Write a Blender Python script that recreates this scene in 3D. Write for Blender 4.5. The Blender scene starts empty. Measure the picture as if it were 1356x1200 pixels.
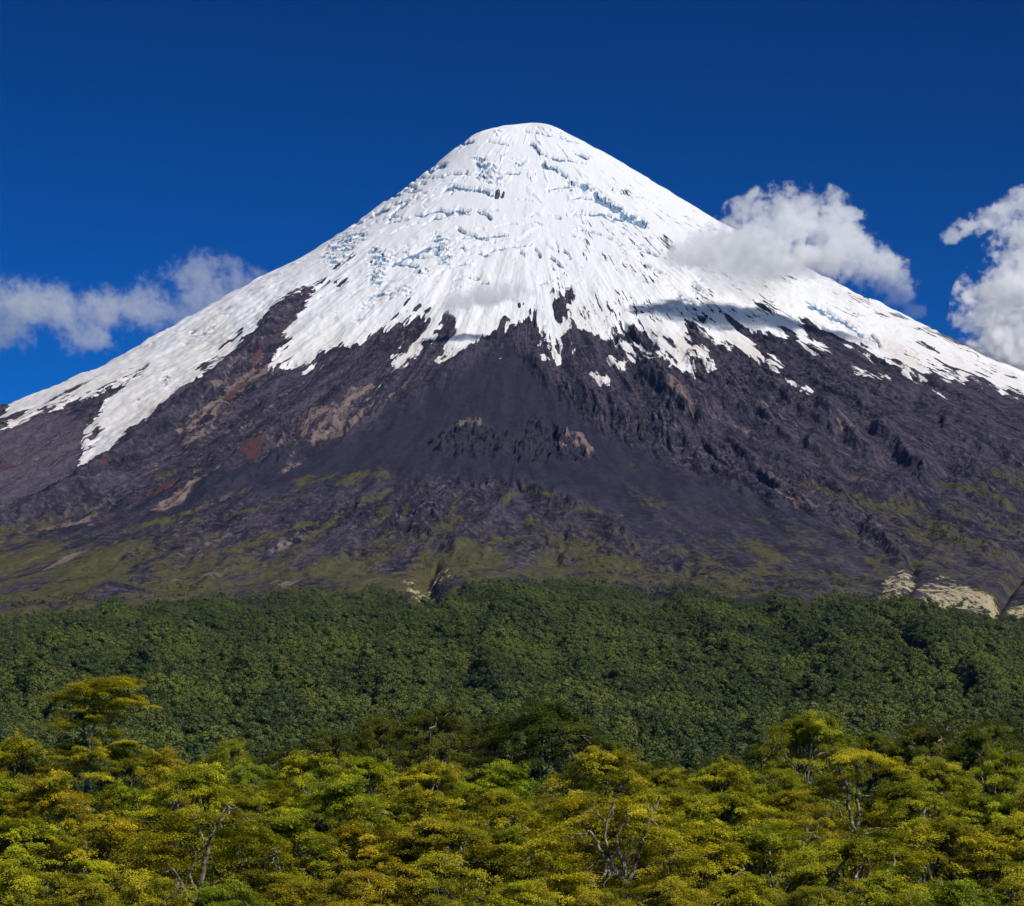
import bpy, math, random
import numpy as np
from mathutils import Vector

S = bpy.context.scene
COL = S.collection
R = math.radians
rng = np.random.default_rng(7)

# ------------------------------------------------------------------ camera
F = 3700.0                    # focal length in photograph pixels (1356 px wide)
PITCH = math.atan(480 / F)
CZ = 8.0
CP, SP = math.cos(PITCH), math.sin(PITCH)
cam_d = bpy.data.cameras.new("camera")
cam_d.sensor_fit = 'HORIZONTAL'
cam_d.sensor_width = 36
cam_d.lens = 36 * F / 1356
cam_d.clip_start = 1
cam_d.clip_end = 60000
cam = bpy.data.objects.new("camera", cam_d)
COL.objects.link(cam)
cam.location = (0, 0, CZ)
cam.rotation_euler = (math.pi / 2 + PITCH, 0, 0)
S.camera = cam

# ------------------------------------------------------------------ sky and sun
SUN_EL, SUN_AZ = R(45), R(46)          # azimuth: from straight behind the camera towards the right
TO_SUN = Vector((math.cos(SUN_EL) * math.sin(SUN_AZ), -math.cos(SUN_EL) * math.cos(SUN_AZ), math.sin(SUN_EL)))
w = bpy.data.worlds.new("World")
S.world = w
w.use_nodes = True
nt = w.node_tree
sky = nt.nodes.new('ShaderNodeTexSky')
sky.sky_type = 'NISHITA'
sky.sun_disc = False
sky.sun_elevation = SUN_EL
sky.sun_rotation = math.atan2(TO_SUN.x, TO_SUN.y)
sky.altitude = 4000
sky.air_density = 1.0
sky.dust_density = 0.0
sky.ozone_density = 4.0
hs = nt.nodes.new('ShaderNodeMix')       # a polarising filter's deeper blue
hs.data_type = 'RGBA'; hs.blend_type = 'MULTIPLY'; hs.inputs[0].default_value = 1.0
hs.inputs[7].default_value = (.004, .118, .141, 1)
sat = nt.nodes.new('ShaderNodeHueSaturation')
sat.inputs['Saturation'].default_value = 1.0
nt.links.new(sky.outputs[0], sat.inputs['Color'])
gam = nt.nodes.new('ShaderNodeGamma')
gam.inputs['Gamma'].default_value = 2.1
nt.links.new(sat.outputs[0], gam.inputs['Color'])
nt.links.new(gam.outputs[0], hs.inputs[6])
bg = nt.nodes['Background']
nt.links.new(hs.outputs[2], bg.inputs['Color'])
bg.inputs['Strength'].default_value = 0.08
sun_d = bpy.data.lights.new("sun", 'SUN')
sun_d.energy = 4.4
sun_d.angle = R(0.5)
sun_d.color = (1.0, 0.95, 0.88)
sun = bpy.data.objects.new("sun", sun_d)
COL.objects.link(sun)
sun.rotation_euler = TO_SUN.to_track_quat('Z', 'Y').to_euler()
sun.location = (3000, -3000, 5000)

S.view_settings.view_transform = 'Standard'
S.view_settings.look = 'None'
S.view_settings.exposure = 0.0
S.view_settings.gamma = 1.0
S.render.engine = 'CYCLES'
cy = S.cycles
cy.max_bounces = 16
cy.diffuse_bounces = 3
cy.glossy_bounces = 1
cy.transmission_bounces = 3
cy.transparent_max_bounces = 8
cy.volume_bounces = 14
cy.volume_max_steps = 512
cy.use_adaptive_sampling = True
cy.adaptive_threshold = 0.012
cy.sample_clamp_indirect = 4.0
try:
    cy.use_denoising = True
    cy.denoiser = 'OPENIMAGEDENOISE'
    cy.denoising_input_passes = 'RGB_ALBEDO_NORMAL'
except Exception:
    pass

# ------------------------------------------------------------------ helpers
def proj(x, y, z):
    z = z - CZ
    ww = np.maximum(y * CP + z * SP, 1.0)
    return 678 + F * x / ww, 600 - F * (-y * SP + z * CP) / ww

def point(u, v, y):
    """world point at depth y (metres along +Y) seen at photograph pixel u, v"""
    t = (600 - v) / F
    z = y * (SP + t * CP) / (CP - t * SP)
    ww = y * CP + z * SP
    return np.array([(u - 678) / F * ww, y, z + CZ])

_tab = np.random.default_rng(3)
_perm = _tab.permutation(256)
_perm = np.concatenate([_perm, _perm, _perm])
_ang = _tab.random(256) * 2 * np.pi
_gx, _gy = np.cos(_ang).astype(np.float32), np.sin(_ang).astype(np.float32)

def perlin(x, y, seed=0):
    x = np.asarray(x, np.float32) + 17.3 * seed
    y = np.asarray(y, np.float32) - 9.7 * seed
    xi = np.floor(x).astype(np.int32); yi = np.floor(y).astype(np.int32)
    xf = x - xi; yf = y - yi
    uu = xf * xf * xf * (xf * (xf * 6 - 15) + 10); vv = yf * yf * yf * (yf * (yf * 6 - 15) + 10)
    xi &= 255; yi &= 255
    def g(dx, dy):
        h = _perm[_perm[(xi + dx) & 255] + ((yi + dy) & 255)]
        return _gx[h] * (xf - dx) + _gy[h] * (yf - dy)
    a = g(0, 0); b = g(1, 0); c = g(0, 1); d = g(1, 1)
    a = a + uu * (b - a); c = c + uu * (d - c)
    return (a + vv * (c - a)) * 1.5

def fbm(x, y, o=4, seed=0, gain=0.5):
    s = 0; a = 1; n = 0
    for i in range(o):
        s = s + a * perlin(x * 2 ** i, y * 2 ** i, seed + i * 1.37); n += a; a *= gain
    return s / n

def ridged(x, y, o=4, seed=0, gain=0.5):
    s = 0; a = 1; n = 0
    for i in range(o):
        s = s + a * (1 - np.minimum(1, 2.0 * np.abs(perlin(x * 2 ** i, y * 2 ** i, seed + i * 2.11)))); n += a; a *= gain
    return s / n

def sm(t, a=0.0, b=1.0):
    t = np.clip((t - a) / (b - a), 0, 1)
    return t * t * (3 - 2 * t)

def P(s):
    return np.array([[float(q) for q in p.split(',')] for p in s.split()])

# masks drawn over the mountain's face: grid cells of one photograph pixel, later carried to the surface
U0, V0, GW, GH = -240, 130, 1840, 900
gu, gv = np.meshgrid(np.arange(GW) + U0, np.arange(GH) + V0)
gu = gu.astype(np.float32); gv = gv.astype(np.float32)

def box(poly, m=0):
    x0 = int(max(0, poly[:, 0].min() - U0 - m)); x1 = int(min(GW, poly[:, 0].max() - U0 + m + 2))
    y0 = int(max(0, poly[:, 1].min() - V0 - m)); y1 = int(min(GH, poly[:, 1].max() - V0 + m + 2))
    return slice(y0, y1), slice(x0, x1)

def fill(grid, poly, val=1.0):
    sl = box(poly)
    x = gu[sl]; y = gv[sl]
    m = np.zeros(x.shape, bool)
    n = len(poly)
    for i in range(n):
        x1, y1 = poly[i]; x2, y2 = poly[(i + 1) % n]
        if y1 == y2: continue
        c = ((y1 > y) != (y2 > y)) & (x < (x2 - x1) * (y - y1) / (y2 - y1) + x1)
        m ^= c
    g = grid[sl]; g[m] = val
    return grid

def line_dist(poly, m, sl=None):
    """distance to an open polyline and signed side (+ on the right hand while walking it, image y down)"""
    if sl is None: sl = box(poly, m)
    x = gu[sl]; y = gv[sl]
    d = np.full(x.shape, 1e6, np.float32); s = np.zeros_like(d); tt = np.zeros_like(d)
    L = 0; tot = np.sum(np.hypot(*(poly[1:] - poly[:-1]).T))
    for (x1, y1), (x2, y2) in zip(poly[:-1], poly[1:]):
        ex, ey = x2 - x1, y2 - y1
        l2 = ex * ex + ey * ey + 1e-9
        t = np.clip(((x - x1) * ex + (y - y1) * ey) / l2, 0, 1)
        dd = np.hypot(x - x1 - t * ex, y - y1 - t * ey)
        k = dd < d
        d = np.where(k, dd, d)
        s = np.where(k, np.sign(ex * (y - y1) - ey * (x - x1)), s)
        tt = np.where(k, (L + t * math.sqrt(l2)) / tot, tt)
        L += math.sqrt(l2)
    return sl, d, s, tt

def blur(g, s):
    """three box blurs approximate a gaussian of sigma s"""
    r = max(1, int(round(s)))
    for _ in range(3):
        for ax in (0, 1):
            pad = [(0, 0), (0, 0)]; pad[ax] = (r + 1, r)
            c = np.cumsum(np.pad(g, pad, mode='edge'), axis=ax, dtype=np.float64)
            n = g.shape[ax]
            if ax == 0: g = (c[2 * r + 1:2 * r + 1 + n] - c[:n]) / (2 * r + 1)
            else: g = (c[:, 2 * r + 1:2 * r + 1 + n] - c[:, :n]) / (2 * r + 1)
    return g.astype(np.float32)

def sample(grid, u, v):
    x = np.clip(u - U0, 0, GW - 1.01); y = np.clip(v - V0, 0, GH - 1.01)
    xi = x.astype(np.int32); yi = y.astype(np.int32); xf = (x - xi); yf = (y - yi)
    return (grid[yi, xi] * (1 - xf) + grid[yi, xi + 1] * xf) * (1 - yf) + (grid[yi + 1, xi] * (1 - xf) + grid[yi + 1, xi + 1] * xf) * yf

def make_mesh(name, verts, quads, mats, smooth=True, attrs=None, parent=None):
    me = bpy.data.meshes.new(name)
    verts = np.ascontiguousarray(verts, np.float32); quads = np.ascontiguousarray(quads, np.int32)
    k = quads.shape[1]
    me.vertices.add(len(verts)); me.vertices.foreach_set('co', verts.ravel())
    me.loops.add(quads.size); me.loops.foreach_set('vertex_index', quads.ravel())
    me.polygons.add(len(quads))
    me.polygons.foreach_set('loop_start', np.arange(0, quads.size, k, dtype=np.int32))
    me.polygons.foreach_set('use_smooth', np.full(len(quads), smooth, bool))
    me.update(calc_edges=True)
    for an, av in (attrs or {}).items():
        a = me.attributes.new(an, 'FLOAT', 'POINT'); a.data.foreach_set('value', np.ascontiguousarray(av, np.float32).ravel())
    for m in (mats if isinstance(mats, (list, tuple)) else [mats]): me.materials.append(m)
    ob = bpy.data.objects.new(name, me)
    COL.objects.link(ob)
    if parent is not None: ob.parent = parent
    return ob

def grid_quads(nr, nc, off=0):
    i = np.arange(nr - 1)[:, None] * nc + np.arange(nc - 1)[None, :]
    return np.stack([i, i + 1, i + nc + 1, i + nc], -1).reshape(-1, 4) + off

class NT:
    """small helper for node materials"""
    def __init__(self, name):
        self.m = bpy.data.materials.new(name); self.m.use_nodes = True
        self.t = self.m.node_tree; self.t.nodes.clear()
        self.out = self.n('ShaderNodeOutputMaterial')
    def n(self, typ, **kw):
        nd = self.t.nodes.new(typ)
        for k, v in kw.items(): setattr(nd, k, v)
        return nd
    def put(self, sock, val):
        if isinstance(val, bpy.types.NodeSocket): self.t.links.new(val, sock)
        elif isinstance(val, (tuple, list)) and len(val) == 3 and sock.type == 'RGBA': sock.default_value = (*val, 1)
        else: sock.default_value = val
    def attr(self, name, typ='GEOMETRY'):
        return self.n('ShaderNodeAttribute', attribute_name=name, attribute_type=typ).outputs['Fac']
    def math(self, op, a, b=0.0, c=None, clamp=False):
        nd = self.n('ShaderNodeMath', operation=op, use_clamp=clamp)
        self.put(nd.inputs[0], a); self.put(nd.inputs[1], b)
        if c is not None: self.put(nd.inputs[2], c)
        return nd.outputs[0]
    def vmath(self, op, a, b=None):
        nd = self.n('ShaderNodeVectorMath', operation=op)
        self.put(nd.inputs[0], a)
        if b is not None: self.put(nd.inputs[1], b)
        return nd
    def mix(self, f, a, b, blend='MIX'):
        nd = self.n('ShaderNodeMix', data_type='RGBA', blend_type=blend)
        self.put(nd.inputs[0], f); self.put(nd.inputs[6], a); self.put(nd.inputs[7], b)
        return nd.outputs[2]
    def step(self, x, a, b):
        nd = self.n('ShaderNodeMapRange', interpolation_type='SMOOTHSTEP')
        self.put(nd.inputs[0], x); self.put(nd.inputs[1], a); self.put(nd.inputs[2], b)
        return nd.outputs[0]
    def noise(self, vec, scale, detail=3.0, rough=0.5, dim='3D'):
        nd = self.n('ShaderNodeTexNoise', noise_dimensions=dim)
        if vec is not None: self.put(nd.inputs['Vector'], vec)
        self.put(nd.inputs['Scale'], scale); nd.inputs['Detail'].default_value = detail
        nd.inputs['Roughness'].default_value = rough
        return nd
    def bsdf(self, col, rough=0.9, normal=None, spec=0.2):
        nd = self.n('ShaderNodeBsdfPrincipled')
        self.put(nd.inputs['Base Color'], col); self.put(nd.inputs['Roughness'], rough)
        nd.inputs['Specular IOR Level'].default_value = spec
        if normal is not None: self.put(nd.inputs['Normal'], normal)
        return nd.outputs[0]
    def done(self, surf):
        self.t.links.new(surf, self.out.inputs['Surface']); return self.m

def tag(o, label=None, cat=None, group=None, kind=None):
    if label: o['label'] = label
    if cat: o['category'] = cat
    if group: o['group'] = group
    if kind: o['kind'] = kind
    return o

# ------------------------------------------------------------------ terrain function
VX, VY = 70.0, 10000.0
RK = np.array([0, 60, 120, 180, 260, 350, 450, 560, 700, 850, 1000, 1200, 1400, 1600, 1800, 2100, 2400, 2800, 3300, 4000, 4700, 6000, 7000, 7800, 8500, 9000, 20000], float)
HILL = [734, 529, 414, 257, 142, 66, 20, 0, 0]
PL = np.array([2526, 2514, 2500, 2484, 2439, 2353, 2268, 2186, 2076, 1974, 1883, 1760, 1639, 1512, 1419, 1279, 1152, 964] + HILL, float)
PF = np.array([2526, 2500, 2468, 2430, 2368, 2292, 2212, 2126, 2022, 1920, 1819, 1687, 1556, 1442, 1346, 1202, 1058, 906] + HILL, float)
PR = np.array([2526, 2522, 2489, 2445, 2403, 2346, 2280, 2206, 2111, 2019, 1929, 1808, 1701, 1593, 1489, 1347, 1214, 1042] + HILL, float)

_rs = np.arange(0, 20001, 10.0)
def _smooth_profile(p):
    q = np.interp(_rs, RK, p)
    for k in (3, 5):
        qq = np.pad(q, k, mode='reflect', reflect_type='odd')
        q = np.convolve(qq, np.ones(2 * k + 1) / (2 * k + 1), 'valid')
    return q
_PL, _PF, _PR = map(_smooth_profile, (PL, PF, PR))

def base_height(x, y):
    dx = x - VX; dy = VY - y
    r = np.hypot(dx, dy); th = np.arctan2(dx, dy)
    ww = sm(np.abs(th) / R(68))
    side = np.where(th < 0, np.interp(r, _rs, _PL), np.interp(r, _rs, _PR))
    z = (1 - ww) * np.interp(r, _rs, _PF) + ww * side
    hill = sm(r, 3900, 4700) * (1 - sm(r, 7200, 8600))
    z = z + hill * (40 * fbm(x / 420, y / 800, 3, 5) + 14 * fbm(x / 110, y / 260, 2, 9))
    return z, r, th

# ------------------------------------------------------------------ drawn masks
snow = np.zeros((GH, GW), np.float32)
SNOW_MAIN = P("-300,100 -300,640 -120,600 -40,583 0,569 22,559 49,546 73,537 84,533 104,526 124,520.5 137,513 153,506 168,505 170,508 164,515 150,524 139,533 135,541.5 130.5,552.6 119.5,563.7 113,570 109.5,583.6 110.6,599 108.4,612 103,632 103,639 113,632 137,612 168,588 195,570 218,551.5 232,535 250,521 265,508 275,497 293,488 313,472.6 330.5,455 352.7,432.7 355,426 368,410.6 394.7,390.7 412.4,379.6 432,364 439,371 430,377.4 412,390.7 405.8,401.8 399,415 388,426 377,437 372.6,446 386,452.7 383.6,459 363.7,474.8 352.7,490 347,497 355,492.5 372.6,481.4 390,474.8 394.7,477 387,487 399,481.4 408,477 403.5,488 397,494.7 412.4,483.6 421,470 439,462 460,455 480,450.6 493,439.6 506,433 508.6,439.6 522,435 535,428.5 546,422 557,416 568,419.6 566,435 550.6,448.4 535,464 519.6,470.5 517.4,481.6 524,486 514,495 528.5,488 544,479.4 555,470.5 560.6,466 572.7,459.5 581.6,448.4 577,439.6 581.6,428.5 585,417 595,415 605,430.7 603.7,444 595,453 583.8,472.7 570.5,486 581.6,486 599,479 617,468 630,455 648,444 659,433 657,426 663.5,419.6 672,419.6 674.5,428.5 670,439.6 665.7,447 676.7,437 690,426 703,422 705.5,408.6 713,398 711,413 708.6,426 715,435 722,442 735,446 746,464 744,452 739.6,446 753,444 755,437 754,426 737,426 733,419.6 737,408.6 732,403 742,395 737,388.7 728.5,390 729.6,383 746,386.5 754,377.6 762.8,383 761.7,394 755,402 748.4,405 755,415 755,423 766,430.7 775,440.7 790.4,443 806,450.6 805,435 810,430.7 812,442 823.6,444 824.7,437 817,426 823.6,427 839,430.7 857,435 863.5,440 868,450 874,462 870,470 855,458 845,450 837,447 836,449 848,458 874.5,476 894.5,491 912,497 918.8,504 921,500 919,495 908,482 916,486 919,481 928,480 934,490 948,500 950,498 940,487 938,480 941,472 937,465 925,461 912,461 912,450.6 908.6,446 913,437 906.4,428.5 898.6,424 917.4,424 926,439.6 946,453 964,464 981.6,477 990,483 977,470.5 964,457 953,446 964,451.7 984,466 1003.7,475 1011.5,477 1010,470.5 999,453 981.6,441.8 972.7,433 959.5,422 948,411 959.5,415 977,426 995,435 1021,441.8 1043.5,450.6 1030,433 1026,428.5 1039,430.7 1052,444 1059,454 1074.5,461.7 1085.6,467 1096.6,467 1116.5,479 1099,464 1090,455 1072,446 1061,435 1057,424 1061,417.4 1081,426 1101,439.6 1123,452 1151,464 1166.6,472.7 1188.7,480.5 1211,492.7 1235,503.7 1219.7,492.7 1244,498 1259.5,505 1264,499 1288,517 1273,503.7 1286,503.7 1310.4,522.5 1290.5,501.5 1277,492.7 1290.5,495 1308,510 1321.5,517 1328,528 1337,517 1356,523.6 1420,545 1520,585 1640,640 1640,100")
fill(snow, SNOW_MAIN)
for s in ("712,459.5 714,449.5 724,444 733,450.6 730.7,456 719.6,451.7 716,458", "726,458 733,457 743,473 742,483 735,479 733,468",
          "711,468 722,469.4 732,484 724,481.6 713,475", "757,448 759.5,455 759.5,467 755,470.5 753,466 756,457",
          "800,464 808,466 819,475 821,467 832.5,468 843.5,475 841,479 823.6,479 829,490.5 817,481.6 806,472.7",
          "817,451.7 823.6,449.5 836,453 839,461.7 849,472.7 861,475 862,485 852,481.6 846,472.7 834.7,468 823.6,461.7",
          "778,491.5 792.6,498 806,501.5 809,508 805,515 810,523.6 799,515 790.4,509 788,501.5", "656.6,470.5 661,472.7 665.4,475 662,477 656.6,474",
          "1017,466 1026,469.4 1030,477 1038,481.6 1041,487 1034.7,492.7 1021,484",
          "1036,498 1050,502.6 1063.5,510 1074.5,515 1076.7,523.6 1073,526 1063.5,519 1052,508 1043.5,506",
          "933,516 942,519 940.7,522.5 935,520", "953,506 959.5,511.5 956,512.6", "928.5,481.6 948,499 937,495", "1093,448 1127.6,465 1114,460.6",
          "1122,480.5 1149,490 1175.5,503.7 1185.4,512.6 1166.6,507 1144.5,498 1129,490", "1226,511.5 1244,520 1258.4,527 1255,529 1244,526 1233,517",
          "1138,466 1159,478 1149,475", "1195,498 1204,506 1197.6,503.7", "1337,522.5 1356,528 1400,545 1400,549 1356,531 1345,527",
          "1299,533 1307,537 1301,536", "1346,546 1353,550 1349,551", "500,514 510,508 503,516", "452,534 465,524 456,535"):
    fill(snow, P(s))
for s in ("-240,650 0,559 33,542.7 57.5,535 95,516 124,498.5 144,491 133,497 115,508 104,517 86,524 66,533 42,541.6 13,560 -240,668",
          "-240,660 -100,578 -30,548 2,536 14,538 2,551 -60,578", "28,561 60,545 92,528 118,519 97,528 64,546 40,558",
          "159,502 199,483 197,488 184,499.5 164,504", "126,568 133,568 124,584 117,585", "141.6,571 130.5,588 117,602 116,595 133,577",
          "184,524 189,526 183,538 181,534", "190,533 200,531 208,525 200,533 192,536",
          "258.6,497 268.6,483.6 288.5,470 306,457 321.7,444 321.7,450.4 306,461.5 288.5,475 275,488 273,497",
          "318,463 331,452 333,455 322,466", "443,375 463,367.5 461,373 448,381", "515,424 528.5,415 533,417.4 520,425", "537,415 557,404 564,405 546,413 539.6,417",
          "521,406 548,396 553,398.6 528.5,405", "557,411 568,407.5 581.6,413 573,413", "557,453 567,455 564,466 560.6,463", "568,454 575,452 574,457",
          "681,404 699,400 690,408.6", "716.5,406 723,406 719,413", "716.5,428.5 723,431 720,437 715,435", "617,429 626,430 620,433",
          "852,392 858,396 868,410 864,409", "923,415 936.5,419.6 932,428.5 923,422", "892,405 900,410 910,419 896,413", "863.5,437 874.5,442 894.5,459.5 895.5,466 883,457",
          "874.5,464 892,479 881,476", "999,402 1015,402 1030,417 1017,415", "1072,448 1083,448 1079,453",
          "872,311 880,310 890,320 897,327 892,333 886,331 880,320", "819,249 836,253 833,258 822,256", "706,228 713,231 711,235", "653,252 668,254 669,262 657,263",
          "1206,442 1217,453 1231,457 1245,468 1230,462 1214,455", "1253,468 1275,474 1268,474", "1275,470 1290,475 1282,474", "1295,484 1310,490 1302,488",
          "1301,479 1328,489 1318,489", "1328,493 1345,497 1356,505 1340,501", "1337,487 1343,489 1341,490", "1145,409 1168,420 1156,416", "1116,384 1135,395 1160,410 1148,405 1128,394",
          "1184,416 1199,425 1192,422", "1215,433 1250,449 1240,447 1222,438", "1174,424 1182,426 1178,427", "1124,435 1135,441 1131,443",
          "440,355 455,345 470,333 473,336 458,350 446,357", "1228,465 1242,476 1262,489 1276,503 1262,495 1246,484", "1322,510 1345,515 1356,521 1335,516", "1283,494 1304,504 1322,514 1305,509"):
    fill(snow, P(s), 0.0)
snow_soft = .40 * blur(snow, 1.0) + .35 * blur(snow, 4.0) + .25 * blur(snow, 9.0)

# broken ice: lines with half width and areas
ice = np.zeros((GH, GW), np.float32)
icearea = np.zeros((GH, GW), np.float32)
def ice_line(s, wd, amp=1.0):
    pl = P(s); sl, d, sg, t = line_dist(pl, int(wd * 4 + 2))
    k = amp * np.exp(-(d / wd) ** 2) * sm(np.minimum(t, 1 - t) * 8 + 0.25)
    ice[sl] = np.maximum(ice[sl], k)
def ice_area(s, amp=1.0, soft=2):
    g = np.zeros((GH, GW), np.float32); fill(g, P(s)); np.maximum(icearea, amp * blur(g, soft), out=icearea)
for s, wd, a in (("586,252 600,247 615,250 640,252 662,262", 4, .9), ("603,300 615,308 632,314 655,312 676,313", 2.4, 1), ("540,287 560,285 583,279 605,281 624,284", 2.2, .9),
                 ("566,228 577,222 592,217", 3.5, .9), ("603,193 614,190 629,186", 3.5, .8), ("513,291 523,281 531,273 540,266", 3.5, .8), ("494,284 505,279 516,276", 4, .9),
                 ("466,299 480,293 494,287", 3, .7), ("588,232 600,229 622,228", 2.4, .7), ("555,243 564,241", 2.5, .8), ("516,262 535,255 551,251", 2, .7),
                 ("700,186 709,196 714,203 728,208 750,213", 3, .8), ("715,213 722,220 735,222 750,233 757,248", 3.5, .9), ("785,252 793,262 810,272 824,282 842,290 858,299", 6, 1),
                 ("755,199 766,203 780,211", 2.6, .8), ("690,171 712,176 740,181 768,190", 1.8, .8), ("708,168 730,173 745,176", 1.3, .6), ("748,212 765,214 778,217", 1.8, .7),
                 ("790,246 815,252 830,256 850,262 875,272", 2, .6), ("724,253 735,254 745,252", 2, .6), ("645,186 665,190 675,193", 1.6, .7), ("655,203 680,204", 1.2, .7),
                 ("520,333 545,337 575,340", 1.1, .8), ("520,340 550,341 572,340", 1.0, .7), ("520,347 540,349 556,353", 3, .9), ("706,325 712,332 716,342", 1.8, .8), ("735,318 739,330", 1.6, .7),
                 ("745,330 753,338 757,344", 1.8, .8), ("727,340 737,346 746,356", 2, .8), ("687,332 693,336 695,344", 1.6, .7), ("636,373 648,375", 2, .8), ("597,385 612,381", 1.5, .6),
                 ("566,371 580,373", 1.4, .7), ("840,335 852,346 868,356 890,366", 2.6, .6), ("893,385 915,398 935,410", 3, .6), ("910,372 922,378 932,390", 3, .6), ("828,320 845,323 862,326", 1.2, .7),
                 ("1060,396 1090,412 1120,428 1150,450", 4, .8), ("1150,440 1162,450 1166,462", 2.5, .8), ("1110,372 1130,384 1152,398", 2, .6), ("250,441 270,439 285,436", 6, .45),
                 ("455,297 445,303 430,311", 2.5, .8), ("548,262 556,258 566,256", 1.5, .7), ("630,277 645,285 652,292", 2.5, .8)):
    ice_line(s, wd, a)
for s, a in (("621,207 634,209 640,206 648,213 660,222 663,232 662,245 650,244 637,238 626,233 634,222", 1), ("572,312 582,308 594,314 597,330 602,348 590,354 578,350 573,332", .85),
             ("487,328 500,325 514,333 520,346 512,352 508,372 497,382 490,372 488,350", .95), ("492,384 505,376 520,380 540,381 542,392 525,395 505,398 486,408 480,420 474,432 468,428 480,405", .65),
             ("424,342 433,326 447,312 468,305 486,308 484,318 466,330 452,346 440,354 430,352", .95), ("750,237 762,236 790,246 788,252 766,256 752,252", .9), ("675,211 690,208 696,216 684,224 676,220", .7),
             ("530,378 540,378 548,390 534,396", .7), ("242,450 270,436 290,438 282,450 262,455 246,457", .5), ("213,498 222,494 230,503 224,518 217,518 214,508", .8),
             ("555,352 570,354 572,366 560,372 548,362", .7), ("650,171 668,170 668,178 655,182", .7), ("1085,412 1110,424 1130,434 1152,450 1160,470 1180,478 1165,474 1145,458 1120,445 1095,428", .45)):
    ice_area(s, a)
_cr = np.random.default_rng(31)
for _ in range(70):
    # short crevasses that follow the contour of the cone
    u0 = _cr.uniform(430, 880); v0 = _cr.uniform(185, 400)
    if abs(u0 - 700) > (v0 - 160) * 1.15 + 10: continue
    if _cr.random() < .35: u0 = _cr.uniform(470, 640); v0 = _cr.uniform(220, 380)
    L = _cr.uniform(10, 38); k0 = -(705 - u0) / 520 + _cr.normal() * .10
    pts = [(u0 + t * L, v0 + k0 * t * L - .12 * L * (1 - t * t) + _cr.normal() * 1.0) for t in (-1, -.5, 0, .5, 1)]
    ice_line(' '.join('%.1f,%.1f' % q for q in pts), _cr.uniform(1.0, 2.3), _cr.uniform(.55, .95))

# rock colours
def area(polys, soft):
    g = np.zeros((GH, GW), np.float32)
    for s in polys: fill(g, P(s))
    return blur(g, soft)
def gl(s, wd):  # a soft band along a line
    pl = P(s); sl, d, sg, t = line_dist(pl, int(wd * 3 + 2)); g = np.zeros((GH, GW), np.float32)
    g[sl] = np.exp(-(d / wd) ** 2); return g
tan = area(("503,508 488,510 455,540 428,552 402,560 385,600 378,611 412,598 440,578 472,560 494,535", "400,556 447,536 455,540 430,556 405,562",
            "320,500 345,470 352,475 320,520 290,550 262,572 235,587 228,582 262,552", "194,678 220,660 255,640 290,628 300,632 270,650 240,668 215,678",
            "386,610 376,612 400,596 414,590 412,597", "355,480 366,470 372,476 340,508 318,530 312,528", "515,758 523,752 530,760 522,767", "826,748 833,750 838,758 830,757",
            "600,562 616,556 628,557 640,566 624,570 612,572", "740,568 770,575 790,598 780,606 760,590", "552,432 540,452 524,466 522,456 536,440",
            "1090,824 1112,822 1124,830 1110,838", "880,505 905,520 925,560 912,566 890,535", "1115,555 1132,580 1128,588 1108,570"), 2)
cliff = area(("-240,640 -60,575 0,566 60,545 115,560 108,600 103,640 85,655 60,668 30,690 0,706 -240,790",), 4)
red = area(("398,560 350,590 310,618 285,640 292,644 322,622 356,598 404,568", "128,640 142,630 150,633 136,643", "38,728 60,718 76,716 72,724 48,732", "388,424 405,402 412,394 416,398 405,415 395,428",
            "126,696 150,688 158,692 138,700", "-10,620 30,612 36,620 8,632"), 2)
pale = area(("1168,772 1196,756 1216,772 1200,795 1180,824 1158,818", "1212,788 1248,770 1300,788 1334,800 1318,816 1300,826 1240,822 1202,822", "1325,812 1380,795 1430,830 1356,842", "1180,822 1205,800 1225,822 1200,832", "1086,826 1100,818 1118,822 1130,832 1108,842"), 3)
palegreen = area(("512,752 530,764 560,768 588,756 602,772 572,803 556,797 540,782",), 4)
fan = area(("664,452 684,462 720,500 780,560 900,622 1000,655 1100,690 1150,740 1090,770 1000,770 860,720 700,640 560,630 420,640 300,665 200,705 100,745 -60,800 -60,740 120,690 260,640 400,602 500,560 560,520 620,485",), 8) * (1 - .55 * sm(gv, 630, 720))
crag = area(("552,592 580,574 605,564 618,553 640,560 652,575 690,580 698,565 712,553 722,558 745,568 792,600 786,611 740,606 680,609 620,607 575,603",), 3)
for s in ("480,515 440,548 400,575 360,600", "430,480 380,520 330,560 290,590", "560,470 520,495 490,520 450,545", "350,455 310,500 270,540 235,570", "300,560 240,600 190,630", "420,600 350,640 290,665 230,685",
          "120,690 60,705 0,722", "560,505 510,530 470,560", "200,700 140,722 80,740", "330,700 260,728 200,745", "440,690 400,712 350,730", "1010,545 1040,560 1070,575", "1110,540 1125,565 1140,590", "920,540 960,560 990,575", "1000,645 1060,668 1120,690", "1180,700 1230,720 1290,745 1340,760"):
    np.maximum(tan, .62 * gl(s, 4.5), out=tan)
for s in ("450,530 400,562 350,592 300,630 262,650", "405,385 385,420 360,455 335,480", "350,470 320,510 300,530", "230,640 180,665 140,680", "500,470 470,500 440,520"):
    np.maximum(red, .72 * gl(s, 4), out=red)
green = np.zeros((GH, GW), np.float32)
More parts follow.
